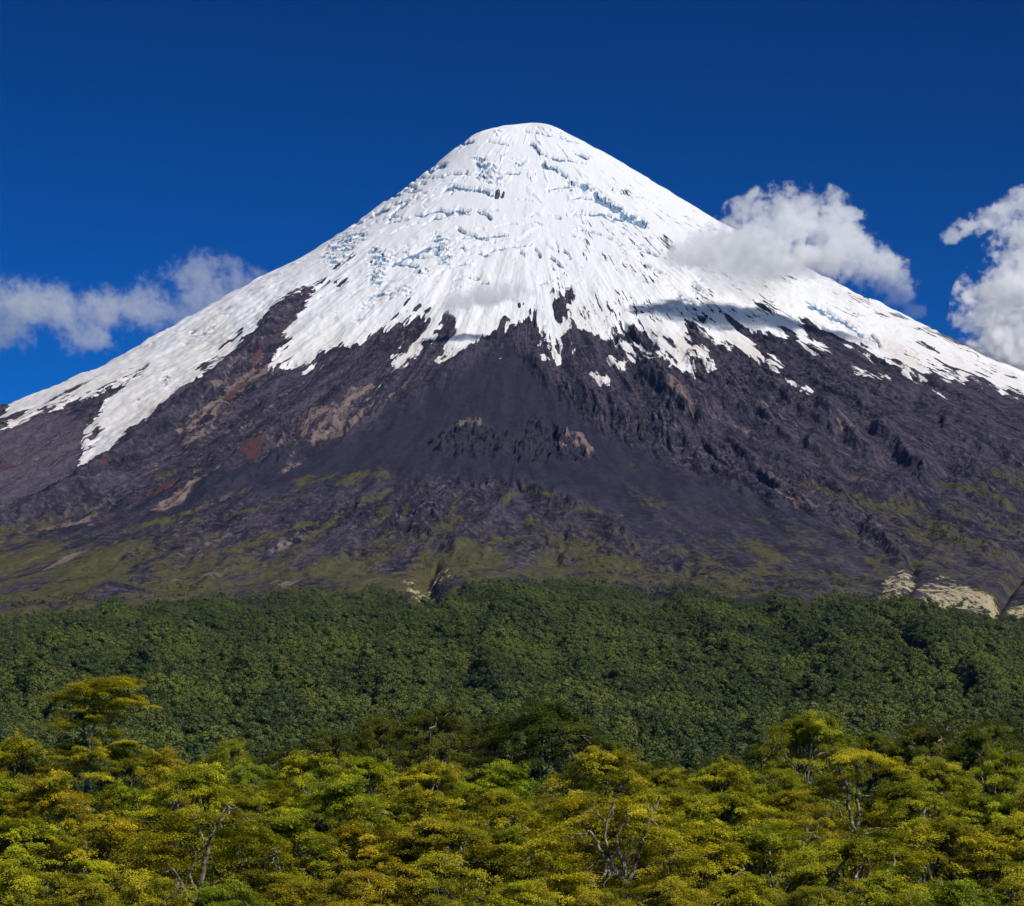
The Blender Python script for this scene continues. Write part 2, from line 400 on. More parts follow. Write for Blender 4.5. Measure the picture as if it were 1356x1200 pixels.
for s, wd, a in (("692,648 715,658 738,664 755,678 790,687 825,686", 2.2, 1.0), ("682,660 668,672 650,690 640,705", 4, .7), ("632,672 610,690 590,705", 7, .8), ("590,700 612,722 604,740", 9, .7),
                 ("690,718 715,735 745,748 775,752", 6, .7), ("395,640 450,632 510,628", 9, .6), ("505,668 520,680 490,690", 10, .5), ("540,740 600,750", 14, .6),
                 ("520,640 470,668 420,700 380,735", 4, .75), ("560,650 520,690 490,730 470,765", 4, .75), ("610,660 580,700 560,745", 4, .8), ("660,700 640,740 625,765", 4, .8), ("745,690 790,715 840,745 870,770", 3, .75),
                 ("720,700 760,740 800,760", 4, .7), ("480,630 400,655 320,680 240,705", 4, .6), ("420,690 340,720 260,750 180,785", 4, .75), ("330,650 250,680 150,710 60,745", 4, .6), ("880,690 930,720 980,760", 3, .6), ("960,730 1010,760 1050,790", 4, .6),
                 ("1040,640 1130,660 1220,690 1330,725", 4, .6), ("1100,700 1180,725 1260,750", 4, .55), ("1240,640 1300,662 1356,690", 5, .65),
                 ("840,622 830,650 870,668", 14, .35), ("980,682 1030,690 1060,700", 14, .4), ("1080,612 1120,632 1150,645", 8, .45), ("1090,660 1180,672 1300,705", 9, .5), ("1300,640 1356,650", 12, .6),
                 ("1320,615 1356,630", 7, .6), ("1150,745 1175,765", 9, .7), ("900,740 935,755 960,770", 10, .45), ("205,635 232,625", 8, .5), ("120,680 60,700 0,720", 10, .5), ("430,720 460,710", 10, .4), ("700,690 720,720", 12, .5)):
    np.maximum(green, a * gl(s, wd), out=green)
# soft belt of moss above the timberline
belt = sm(gv, 660, 770) * (1 - sm(gu, 1000, 1200)) * (.60 + .18 * sm(gu, 380, 460) * (1 - sm(gu, 640, 860))) + sm(gv, 640, 700) * sm(gu, 1040, 1200) * 0.42 + 0.16 * sm(gv, 640, 740) * (1 - sm(gu, 120, 400))
np.maximum(green, belt, out=green)

# relief in metres: scarps whose left-hand side drops steeply
relief = np.zeros((GH, GW), np.float32)
def ridge(s, h, wl, wr, fade=6.0):
    """raised rib; walking the line, wl is the width on the left hand, wr on the right hand (photograph pixels)"""
    pl = P(s); sl, d, sg, t = line_dist(pl, int(max(wl, wr) * 4 + 2))
    k = np.where(sg > 0, np.exp(-d / wr), np.exp(-d / wl)) * sm(np.minimum(t, 1 - t) * fade)
    relief[sl] += 1.5 * h * k
for s, h, wl, wr in (
        ("838,492 862,504 882,524 908,548 940,570", 30, 26, 5), ("770,535 790,546 818,556 860,574 900,590", 22, 16, 5), ("760,500 775,525 800,545", 14, 14, 5),
        ("1078,530 1092,552 1122,576 1142,602 1170,622", 34, 30, 7), ("1150,572 1168,588 1196,608 1206,624 1236,650", 36, 30, 6), ("950,532 970,540 998,550 1020,566", 18, 14, 4),
        ("1030,522 1045,536 1082,562 1110,580", 20, 16, 4), ("1055,494 1075,506 1106,520 1150,545", 16, 16, 4), ("1135,702 1152,712 1172,726 1188,744 1204,750", 20, 16, 4),
        ("1208,534 1240,548 1270,562 1300,585", 20, 16, 5), ("1160,512 1185,524 1210,540", 18, 16, 5), ("1100,590 1080,600 1060,590", 8, 8, 4),
        ("900,612 950,628 1000,650 1060,668 1110,680", 12, 20, 5), ("1120,652 1200,664 1290,690 1356,702 1420,720", 14, 20, 6), ("1020,612 1080,640 1160,662 1240,680", 12, 18, 5),
        ("1230,705 1290,728 1330,745 1356,752", 16, 14, 5), ("985,585 1010,600 1040,620", 12, 12, 4), ("1250,610 1310,640 1380,660", 12, 18, 5),
        ("905,470 935,490 960,512", 16, 12, 4), ("990,500 1020,512 1050,530", 16, 12, 4), ("880,575 905,590 930,612", 16, 14, 4), ("1010,560 1035,580 1052,600", 18, 14, 4), ("1060,590 1090,610 1112,630", 18, 16, 4),
        ("1240,560 1262,575 1290,590 1310,610", 20, 16, 5), ("1290,575 1320,592 1350,615", 18, 16, 5), ("700,470 718,500 730,520", 12, 12, 4), ("735,490 750,515 768,530", 14, 12, 4), ("860,545 880,565 900,580", 14, 12, 4),
        ("955,590 985,606 1010,622", 12, 12, 4), ("1130,640 1170,655 1210,662", 12, 14, 4), ("1250,655 1300,672 1356,684", 14, 16, 4),
        # left flank: ribs lit from the right, dark on the left
        ("430,366 400,392 372,420 350,452 318,492 280,525 235,556 190,592 150,625 100,662 50,688 0,706 -80,740 -200,790", 42, 8, 24),
        ("500,505 470,528 440,560 400,598 350,625 300,650 250,672", 20, 5, 18), ("420,545 380,570 340,600 300,628 270,650 220,668", 18, 5, 14), ("330,540 290,565 262,585 235,600", 14, 4, 10),
        ("300,690 220,715 150,742 60,775", 8, 5, 16), ("420,700 360,725 300,752 250,775", 9, 5, 14), ("480,715 440,745 400,765", 9, 5, 12),
        ("690,648 660,680 625,715 590,745", 14, 6, 14), ("690,645 740,664 790,688 850,715", 12, 14, 5), ("690,715 650,735 610,762", 10, 5, 12), ("735,735 780,752 830,772", 8, 10, 5),
        ("640,455 600,490 560,520 520,545", 10, 4, 20), ("670,450 700,480 750,520 790,552", 8, 18, 4),
        # folds of the wooded hill
        ("1085,815 1125,832 1160,852 1190,878 1210,905 1240,932 1290,965", 12, 6, 60), ("1140,815 1165,834 1200,856 1224,880 1238,905 1268,930 1330,965", 30, 60, 9),
        ("570,795 600,785 640,800 700,840 760,880", 14, 60, 30), ("575,792 560,840 520,890 470,940", 26, 60, 8), ("430,785 400,830 360,880 300,940", 20, 55, 9), ("300,790 270,830 220,880 160,930", 18, 55, 9),
        ("880,785 905,820 940,860 990,920", 18, 70, 10), ("760,800 770,840 760,890 770,940", 15, 60, 10), ("1000,800 1040,840 1090,890 1130,940", 17, 60, 10), ("170,800 130,840 80,890 20,940", 20, 50, 7), ("670,800 660,850 640,900 640,950", 20, 55, 7)):
    ridge(s, h, wl, wr)
for s, h, wd in (("570,745 566,775 570,800 575,830", -26, 12), ("1140,822 1180,845 1210,868 1232,900 1290,940", -20, 14), ("1205,740 1212,770 1200,800 1180,824", -14, 6),
                 ("1356,760 1330,790 1310,822", -26, 7), ("865,790 862,770", -14, 8), ("1205,620 1170,600 1130,560", -6, 8)):
    pl = P(s); sl, d, sg, t = line_dist(pl, wd * 3); relief[sl] += h * np.exp(-(d / wd) ** 2) * sm(np.minimum(t, 1 - t) * 6 + .2)
relief = blur(relief, 1)

FOREST = P("-400,880 -240,860 -100,838 0,816 60,806 100,801 125,797 140,803 160,800 200,792 240,787 330,776 400,770 430,776 445,765 470,772 490,765 520,766 540,784 552,806 566,826 580,826 590,800 612,780 640,771 700,764 750,761 790,758 810,762 830,768 850,782 862,806 872,808 884,782 910,774 940,774 965,778 985,788 1010,797 1060,803 1076,812 1092,828 1110,838 1128,832 1112,824 1084,818 1074,800 1086,788 1112,781 1140,783 1158,795 1164,820 1185,824 1210,817 1240,822 1280,822 1310,824 1330,830 1345,834 1380,838 1500,850 1640,870 1640,1060 -400,1060")
forest_m = np.zeros((GH, GW), np.float32); fill(forest_m, FOREST)

# ------------------------------------------------------------------ mountain
def mountain_material():
    k = NT("mountain_surface")
    geo = k.n('ShaderNodeNewGeometry').outputs['Position']
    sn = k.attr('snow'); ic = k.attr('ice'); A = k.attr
    n1 = k.noise(geo, 0.045, 5, 0.6).outputs['Fac']
    n2 = k.noise(geo, 0.012, 4, 0.6).outputs['Fac']
    n3 = k.noise(geo, 0.16, 3, 0.65).outputs['Fac']
    st = A('streak')
    # rock: streaks that run down the fall line
    def fall(sa, sd, det=4, rough=.6):
        cx = k.n('ShaderNodeCombineXYZ')
        k.put(cx.inputs[0], k.math('MULTIPLY', A('across'), 1 / sa)); k.put(cx.inputs[1], k.math('MULTIPLY', A('down'), 1 / sd))
        return k.noise(cx.outputs[0], 1.0, det, rough).outputs['Fac']
    f1 = fall(18, 160); f2 = fall(38, 600); f3 = fall(6, 26, 3, .62)
    body = k.math('ADD', k.math('MULTIPLY', f1, .55), k.math('ADD', k.math('MULTIPLY', f2, .45), k.math('MULTIPLY', k.math('SUBTRACT', n1, .5), .35)))
    rock = k.mix(k.step(body, .34, .66), (.015, .014, .023), (.070, .059, .076))
    rock = k.mix(1.0, rock, k.mix(k.step(k.math('ADD', k.math('MULTIPLY', f3, .5), k.math('MULTIPLY', n3, .5)), .36, .64), (.55, .55, .58), (1.45, 1.42, 1.42)), 'MULTIPLY')
    grit = k.math('ADD', k.math('MULTIPLY', f3, .6), k.math('MULTIPLY', n1, .4))
    rock = k.mix(k.math('MULTIPLY', k.step(grit, .52, .66), k.math('MULTIPLY', A('rug'), .75)), rock, (.150, .122, .140))
    rock = k.mix(k.math('MULTIPLY', k.step(grit, .44, .36), k.math('MULTIPLY', A('rug'), .6)), rock, (.007, .008, .015))  # black-blue pockets: shade painted into the rough rock
    rock = k.mix(k.math('MULTIPLY', k.math('MULTIPLY', A('crag'), k.step(grit, .40, .56)), .85), rock, (.170, .140, .142))
    rock = k.mix(k.math('MULTIPLY', k.math('MULTIPLY', A('lit_crest'), k.step(grit, .40, .60)), .75), rock, (.20, .155, .155))  # pinkish crest lines, lightened to paint a sunlit edge
    ash = k.mix(k.step(body, .35, .65), (.019, .0185, .031), (.028, .027, .043))
    rock = k.mix(k.math('MULTIPLY', A('fan'), .88), rock, ash)
    mixn = k.math('ADD', k.math('MULTIPLY', k.math('SUBTRACT', f1, .5), 1.3), k.math('MULTIPLY', k.math('SUBTRACT', f3, .5), 1.1))
    f4 = fall(4.5, 42, 4, .65)
    def over(base, at, lo, hi, c1, c2, amt=.8):
        f = k.step(k.math('ADD', A(at), mixn), lo, hi)
        return k.mix(k.math('MULTIPLY', f, amt), base, k.mix(f3, c1, c2))
    rock = over(rock, 'cliff', .35, .95, (.036, .031, .050), (.165, .132, .158), .75)
    rock = over(rock, 'tan', .34, .80, (.07, .050, .048), (.34, .25, .21), .85)
    rock = over(rock, 'red', .34, .80, (.045, .020, .019), (.12, .042, .034), .85)
    rock = over(rock, 'green', .30, .80, (.034, .034, .012), (.130, .118, .032), .8)
    pn = k.math('ADD', k.math('MULTIPLY', k.math('SUBTRACT', f4, .5), 2.2), k.math('MULTIPLY', k.math('SUBTRACT', n3, .5), 1.2))
    pf = k.math('MULTIPLY', k.step(k.math('ADD', A('pale'), pn), .44, .64), k.step(A('pale'), .10, .30))
    rock = k.mix(k.math('MULTIPLY', pf, .95), rock, k.mix(n3, (.30, .26, .14), (.52, .45, .29)))
    # snow; bare ice, its blue darkened to paint shade on drop walls
    snowc = k.mix(k.math('MULTIPLY', A('dirt'), .8), (.74, .75, .775), (.60, .52, .465))
    ice_shade_c = k.mix(k.step(n3, .3, .75), (.055, .125, .22), (.30, .42, .55))
    snowc = k.mix(k.step(ic, .22, .7), snowc, ice_shade_c)
    edge = k.math('ADD', sn, k.math('MULTIPLY', k.math('SUBTRACT', n3, .5), .45))
    edge = k.math('ADD', edge, k.math('MULTIPLY', k.math('SUBTRACT', n1, .5), .35))
    mask = k.step(edge, .44, .56)
    col = k.mix(mask, rock, snowc)
    bump = k.n('ShaderNodeBump')
    bump.inputs['Distance'].default_value = 7.0
    k.put(bump.inputs['Strength'], k.math('MULTIPLY', k.math('SUBTRACT', .95, k.math('MULTIPLY', mask, .8)), k.math('ADD', .35, k.math('MULTIPLY', A('rug'), .9), None, True)))
    k.put(bump.inputs['Height'], k.math('ADD', k.math('ADD', n3, k.math('MULTIPLY', n1, 1.0)), k.math('MULTIPLY', k.math('MULTIPLY', k.math('ADD', f3, f1), 1.6), k.math('SUBTRACT', 1.0, k.math('MULTIPLY', A('fan'), .7)))))
    return k.done(k.bsdf(col, .95, bump.outputs[0], .1))

def build_mountain():
    s = np.linspace(-1, 1, 1500)
    thf = R(105) * (0.42 * s + 0.58 * s ** 3)
    r = np.concatenate([np.arange(0, 400, 4.0), np.arange(400, 2400, 4.0), np.arange(2400, 5255, 4.5)])
    r[0] = 0.5
    TH, RR = np.meshgrid(thf, r)
    x = VX + RR * np.sin(TH); y = VY - RR * np.cos(TH)
    z, _, _ = base_height(x, y)
    u, v = proj(x, y, z)
    face = 1 - sm(np.abs(TH), R(80), R(98))
    wk = 1 - sm(v, 770, 800)
    du = (6 * fbm(x / 36, y / 90, 3, 140) + 2 * fbm(x / 11, y / 30, 2, 141)) * wk; dv = (5 * fbm(x / 36, y / 90, 3, 143) + 2 * fbm(x / 11, y / 30, 2, 144)) * wk
    rel = sample(relief, u + 1.3 * du, v + 1.3 * dv) * face
    u0, v0 = u, v
    ks = np.where(v < 400, .35, .6); u = u + ks * du; v = v + ks * dv
    at = {n: sample(g, u, v) * face for n, g in (('snow', snow_soft), ('ice', ice), ('icearea', icearea), ('tan', tan), ('red', red), ('green', green), ('pale', np.maximum(pale, palegreen * .8)), ('fan', fan), ('cliff', cliff), ('crag', crag))}
    u, v = u0, v0
    at['snow'] = at['snow'] + (1 - face) * (z > 1250)
    # noise in the cone's own coordinates: a runs round the cone, RR down the fall line
    a = TH * 1600.0
    wob = 40 * fbm(x / 260, y / 520, 3, 21)
    fine = fbm(a / 20, RR / 62, 4, 31, .58)
    fine2 = fbm(a / 9, RR / 30, 3, 33, .6)
    rib1 = ridged((a + wob) / 210, RR / 2600, 3, 2)
    rib2 = ridged((a + .6 * wob) / 70, RR / 800, 4, 4, .6)
    lump = fbm(x / 90, y / 260, 4, 8, .55)
    streak = .5 + .5 * fbm((a + .4 * wob) / 30, RR / 900, 5, 12, .65)
    snowm = sm(at['snow'], .3, .7)
    rug = (1 - .93 * at['fan']) * (1 - snowm) * sm(RR, 200, 900)
    rug = np.maximum(rug, at['crag'])
    low = sm(v, 640, 760)
    patch = sm(fbm((a + wob) / 190, RR / 760, 3, 120) + .25 * fbm(x / 60, y / 160, 3, 119), -.10, .22)
    patch = np.maximum(patch, at['crag'])
    rug2 = rug * (1 - .5 * low) * (.36 + .64 * patch)
    big = rug * (1 - .5 * low)
    dz = big * (22 * (rib1 - .55) + 10 * (rib2 - .5) + 10 * lump) + rug2 * (14 * (rib2 - .5) + 13 * fine + 7 * fine2 + 9 * (ridged(a / 30, RR / 120, 3, 123, .6) - .5))
    cut1 = sm(ridged((a + .5 * wob) / 120, RR / 1500, 2, 121), .78, .97); cut2 = sm(ridged((a + .35 * wob) / 46, RR / 620, 2, 122), .76, .96)
    dz -= big * (26 * cut1 * (.3 + .7 * patch) + 15 * cut2 * patch)
    lit_crest = np.maximum(sm(ridged((a + .5 * wob - 13) / 120, RR / 1500, 2, 121), .86, .98), .8 * sm(ridged((a + .35 * wob - 7) / 46, RR / 620, 2, 122), .84, .97)) * rug2  # lines beside the cuts, where the painted sunlit edge goes
    dz += at['crag'] * (26 * ridged(x / 46, RR / 90, 4, 40, .6) - 6 + 14 * fbm(x / 24, RR / 40, 3, 151))
    dz += (1 - rug) * (1 - snowm) * (5 * lump + 1.6 * fine + 3 * fbm(a / 60, RR / 900, 3, 15))
    # snow: swells, ice cliffs and crevasses that run round the cone
    arc = RR + 40 * fbm(x / 170, y / 300, 3, 52) + 14 * fbm(a / 40, RR / 120, 3, 53)
    crev = ridged(a / 260, arc / 70, 2, 17, .6)
    zone = sm(fbm(a / 170, RR / 300, 3, 55), -.05, .3) * (1 - sm(RR, 1300, 1900))
    step_n = arc / 120 + .6 * fbm(a / 200, RR / 500, 2, 58); step_f = step_n - np.floor(step_n)
    steps = (sm(step_f, 0, .85) - sm(step_f, .85, 1.0)) * zone
    rad = fbm((a + .5 * wob) / 45, RR / 420, 4, 19, .6)
    radz = sm(RR, 700, 1500)
    block = .5 + 1.1 * fbm(x / 34, y / 46, 4, 60, .65) + .5 * (ridged(x / 60, y / 80, 2, 62) - .6)
    iso = fbm(x / 40, y / 64, 4, 63, .5)
    drape = sm(RR, 700, 1300) * (1 - .93 * at['fan'])
    dz += snowm * drape * (11 * (rib1 - .55) + 4 * (rib2 - .5) + 7 * lump)
    dz += snowm * sm(RR, 30, 200) * (4 * lump + 1.2 * iso + 5 * steps - zone * 11 * sm(crev, .86, .95) + radz * 2.5 * rad)
    ar = RR / 30 + 1.3 * fbm(x / 46, RR / 80, 3, 66); arf = ar - np.floor(ar)
    serac = sm(arf, 0, .86) - sm(arf, .88, 1.0)
    broken = .55 + 1.0 * fbm(x / 26, RR / 40, 3, 67, .6)
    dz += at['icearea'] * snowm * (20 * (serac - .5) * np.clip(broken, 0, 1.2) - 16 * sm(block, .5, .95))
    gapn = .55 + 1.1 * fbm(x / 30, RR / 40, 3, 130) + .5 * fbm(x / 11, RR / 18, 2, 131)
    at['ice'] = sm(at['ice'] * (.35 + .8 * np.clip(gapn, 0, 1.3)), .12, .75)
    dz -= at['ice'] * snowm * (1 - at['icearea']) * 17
    # rock ribs and dirt showing through the thin snow, drawn out down the fall line
    thin = fbm((a + .5 * wob) / 15, RR / 95, 5, 70, .68)
    where = sm(fbm((a + wob) / 110, RR / 260, 3, 77), -.12, .22)
    amt = sm(TH, .0, .3) * sm(RR, 480, 800) * 1.05 + (1 - sm(np.abs(TH), .1, .5)) * sm(RR, 450, 900) * .5 + sm(-TH, .3, .6) * sm(RR, 900, 1400) * .45
    speck = sm(thin, .06, .28) * where * amt
    edge_n = fbm((a + wob) / 17, RR / 70, 5, 80, .65)
    s0 = at['snow']
    at['snow'] = np.clip(s0 + (edge_n * .8 + 1.2 * fbm((a + .4 * wob) / 13, RR / 260, 4, 150, .62) - 1.0 * (rib2 - .5) - .5 * fine) * np.clip(4 * s0 * (1 - s0), 0, 1) - speck * .8 * snowm, 0, 1.2)
    at['ice'] = np.clip(np.maximum(np.maximum(at['icearea'] * (.1 + .95 * np.maximum(sm(arf, .80, .92) * np.clip(broken + .2, 0, 1), sm(block, .5, .85))), (1 - at['icearea']) * sm(at['ice'], .25, .75) * .95), zone * .8 * sm(crev, .86, .95) + zone * .3 * sm(step_f, .88, .93)), 0, 1) * snowm  # colour mask: bare ice plus painted shade along the drops and crevasses
    at['dirt'] = np.clip(sm(fbm(x / 200, y / 420, 3, 85), .0, .5) * .5 * sm(RR, 700, 1500) + .35 * sm(RR, 1300, 1900) + .5 * sm(streak, .55, .75) * sm(RR, 700, 1300), 0, 1)
    gn = fbm((a + wob) / 45, RR / 420, 5, 90, .62)
    gn2 = fbm(a / 16, RR / 60, 4, 92, .6)
    at['green'] = np.clip(at['green'] * (1.0 + 1.6 * gn + .5 * gn2), 0, .85)
    tn = fbm((a + .5 * wob) / 26, RR / 420, 5, 95, .65)
    at['tan'] = np.clip(at['tan'] * (.62 + 1.2 * tn + .6 * gn2), 0, .8)
    at['tan'] = at['tan'] + .8 * sm(tn, .20, .46) * sm(v, 640, 760) * (1 - .8 * sm(u, 600, 760)) + .55 * sm(tn + .5 * fine2, .30, .55) * rug2
    at['red'] = np.clip(at['red'] * (.66 + 1.3 * fbm((a + wob) / 30, RR / 300, 4, 99, .6) + .6 * gn2), 0, 1)
    at['pale'] = np.clip(at['pale'] * (.56 + .8 * gn + .5 * gn2), 0, .75)
    at['cliff'] = at['cliff'] * (.8 + .8 * streak)
    at['across'] = a + .22 * wob; at['down'] = RR + 30 * lump
    at['lit_crest'] = lit_crest; at['streak'] = streak; at['rug'] = np.clip(rug2, 0, 1)
    z = z + rel + dz * (1 - sm(RR, 4800, 5200))
    nr, nc = RR.shape
    verts = np.stack([x, y, z], -1).reshape(-1, 3)
    q = grid_quads(nr, nc)
    at = {n: g.ravel() for n, g in at.items() }
    # the far side, coarse
    sb = np.linspace(R(105), R(255), 90); rb = r[::6]; rb = np.append(rb, r[-1])
    TB, RB = np.meshgrid(sb, rb)
    xb = VX + RB * np.sin(TB); yb = VY - RB * np.cos(TB)
    zb, _, _ = base_height(xb, yb)
    vb = np.stack([xb, yb, zb], -1).reshape(-1, 3)
    q = np.concatenate([q, grid_quads(*RB.shape, off=len(verts))])
    for n in at:
        extra = (zb.ravel() > 1250) * 1.0 if n == 'snow' else np.full(zb.size, .4 if n in ('rug', 'streak') else 0.0)
        at[n] = np.concatenate([at[n], extra])
    verts = np.concatenate([verts, vb])
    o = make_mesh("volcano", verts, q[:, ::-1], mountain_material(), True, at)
    tag(o, kind='structure', label='snow-capped cone volcano with black lava flanks', cat='mountain')
build_mountain()

# ------------------------------------------------------------------ ground
def ground_material():
    k = NT("forest_floor")
    geo = k.n('ShaderNodeNewGeometry').outputs['Position']
    n1 = k.noise(geo, 0.5, 5, .6).outputs['Fac']; n2 = k.noise(geo, 0.02, 3).outputs['Fac']
    c = k.mix(n1, (.020, .022, .009), (.050, .048, .018))
    c = k.mix(k.math('MULTIPLY', n2, .5), c, (.045, .035, .022))
    return k.done(k.bsdf(c, .95, None, .1))

ys = np.concatenate([np.arange(-400, 400, 8.0), np.arange(400, 2000, 16), np.arange(2000, 6200, 14), np.linspace(6200, 26000, 60)])
ss = np.linspace(-1, 1, 420); ss = .35 * ss + .65 * ss ** 5
def ground_z(x, y):
    z, r, th = base_height(x, y)
    u, v = proj(x, y, z)
    k = (r < 8800) * (np.abs(x) < .3 * np.maximum(y, 1))
    return z + sample(relief, u, v) * k * (v < 1000), r
GX = ss[None, :] * (900 + .9 * np.abs(ys[:, None])); GY = np.repeat(ys[:, None], len(ss), 1)
GZ, GR = ground_z(GX, GY)
GZ = GZ - np.clip((5240 - GR) * .3, 0, 150) + .35 * fbm(GX / 9, GY / 9, 2, 33) * (GY < 500)
og = make_mesh("ground", np.stack([GX, GY, GZ], -1).reshape(-1, 3), grid_quads(len(ys), len(ss)), ground_material(), True)
tag(og, kind='structure')
#@@MORE@@

# ------------------------------------------------------------------ foliage materials
def leaf_material(name, hill=False):
    k = NT(name)
    geo = k.n('ShaderNodeNewGeometry').outputs['Position']
    oi = k.n('ShaderNodeObjectInfo')
    tone = k.attr('tone')
    if hill:
        it = k.attr('tint', 'INSTANCER')
        c = k.mix(it, (.036, .062, .016), (.135, .160, .026))
        c = k.mix(k.math('MULTIPLY', tone, .3), c, (.150, .165, .036))
        c = k.mix(k.math('MULTIPLY', k.step(oi.outputs['Random'], .94, .97), .4), c, (.15, .14, .040))
        tr = .18
    else:
        c = k.mix(tone, (.130, .160, .010), (.610, .570, .028))
        nz = k.noise(geo, .8, 3).outputs['Fac']
        c = k.mix(k.math('MULTIPLY', k.step(nz, .55, .75), .22), c, (.44, .33, .014))
        c = k.mix(1.0, c, oi.outputs['Color'], 'MULTIPLY')
        tr = .24
    d = k.n('ShaderNodeBsdfPrincipled'); k.put(d.inputs['Base Color'], c)
    d.inputs['Roughness'].default_value = .55; d.inputs['Specular IOR Level'].default_value = .18
    t = k.n('ShaderNodeBsdfTranslucent'); k.put(t.inputs['Color'], c)
    m = k.n('ShaderNodeMixShader'); m.inputs[0].default_value = tr
    k.t.links.new(d.outputs[0], m.inputs[1]); k.t.links.new(t.outputs[0], m.inputs[2])
    return k.done(m.outputs[0])

def bark_material():
    k = NT("pale_bark")
    co = k.n('ShaderNodeTexCoord').outputs['Object']
    n = k.noise(co, 3.5, 4, .65).outputs['Fac']
    n2 = k.noise(co, 14.0, 3, .6).outputs['Fac']
    c = k.mix(k.step(n, .40, .62), (.075, .060, .048), (.44, .37, .28))
    c = k.mix(k.math('MULTIPLY', n2, .4), c, (.05, .04, .03))
    b = k.n('ShaderNodeBump'); b.inputs['Distance'].default_value = .03; k.put(b.inputs['Height'], n2)
    return k.done(k.bsdf(c, .9, b.outputs[0], .1))
LEAF = leaf_material("beech_leaves"); HILL_LEAF = leaf_material("hill_forest_leaves", True); BARK = bark_material()

def leaf_quads(c, nrm, size, rg, aspect=.6):
    """one small quad per centre, facing nrm"""
    n = len(c)
    nrm = nrm / np.linalg.norm(nrm, axis=1, keepdims=True)
    t = rg.normal(size=(n, 3)); t -= (t * nrm).sum(1, keepdims=True) * nrm
    t /= np.linalg.norm(t, axis=1, keepdims=True)
    b = np.cross(nrm, t)
    s = size[:, None] * .5
    q = np.stack([c - t * s, c - b * s * aspect, c + t * s, c + b * s * aspect], 1)
    return q.reshape(-1, 3)

# ------------------------------------------------------------------ the forest on the hill: nobody could count it
def hill_crown(i):
    rg = np.random.default_rng(100 + i)
    h = [9.5, 11, 9, 13, 10, 14][i]; rw = [5.0, 4.8, 5.7, 4.2, 4.6, 3.9][i]
    # lobes of the crown
    L = 10 + i % 3
    az = rg.random(L) * 6.283; lr = rw * .66 * np.sqrt(rg.random(L)); lz = h * (.40 + .42 * rg.random(L)) - .30 * lr
    lc = np.stack([lr * np.cos(az), lr * np.sin(az), lz], 1); lc[0] = (0, 0, h * .80)
    lrad = rw * (.30 + .20 * rg.random(L))
    n = 900
    k = rg.integers(0, L, n)
    d = rg.normal(size=(n, 3)); d[:, 2] = np.abs(d[:, 2]) * 1.0 - .35; d /= np.linalg.norm(d, axis=1, keepdims=True)
    c = lc[k] + d * lrad[k, None] * np.array([1, 1, .8]) * (.85 + .25 * rg.random((n, 1)))
    q = leaf_quads(c, d + .28 * rg.normal(size=(n, 3)) + np.array([0, 0, .15]), .52 + .45 * rg.random(n), rg, .75)
    tone = np.repeat(np.clip(.5 + .35 * rg.normal(size=L), 0, 1)[k] * .7 + .3 * rg.random(n), 4)
    me = make_mesh("hill_tree", q, np.arange(n * 4).reshape(-1, 4), HILL_LEAF, False, {'tone': tone})
    COL.objects.unlink(me)
    return me
kinds = bpy.data.collections.new("hill_tree_kinds")
for i in range(6):
    o = hill_crown(i); o.name = "hill_tree_%02d" % i; kinds.objects.link(o)

def scatter_group(kinds):
    ng = bpy.data.node_groups.new("forest_scatter", 'GeometryNodeTree')
    ng.interface.new_socket("Geometry", in_out='INPUT', socket_type='NodeSocketGeometry')
    ng.interface.new_socket("Geometry", in_out='OUTPUT', socket_type='NodeSocketGeometry')
    N = ng.nodes.new; Lk = ng.links.new
    gi = N('NodeGroupInput'); go = N('NodeGroupOutput')
    ci = N('GeometryNodeCollectionInfo'); ci.inputs['Collection'].default_value = kinds
    ci.inputs['Separate Children'].default_value = True; ci.inputs['Reset Children'].default_value = True
    ip = N('GeometryNodeInstanceOnPoints'); ip.inputs['Pick Instance'].default_value = True
    def na(name, typ):
        a = N('GeometryNodeInputNamedAttribute'); a.data_type = typ; a.inputs['Name'].default_value = name
        return [s for s in a.outputs if s.enabled and s.name == 'Attribute'][0]
    cx = N('ShaderNodeCombineXYZ')
    Lk(na('turn', 'FLOAT'), cx.inputs[2])
    Lk(gi.outputs[0], ip.inputs['Points']); Lk(ci.outputs[0], ip.inputs['Instance'])
    Lk(na('which', 'INT'), ip.inputs['Instance Index'])
    try:
        e2r = N('FunctionNodeEulerToRotation'); Lk(cx.outputs[0], e2r.inputs[0]); Lk(e2r.outputs[0], ip.inputs['Rotation'])
    except Exception:
        Lk(cx.outputs[0], ip.inputs['Rotation'])
    Lk(na('size', 'FLOAT'), ip.inputs['Scale'])
    Lk(ip.outputs[0], go.inputs[0])
    return ng

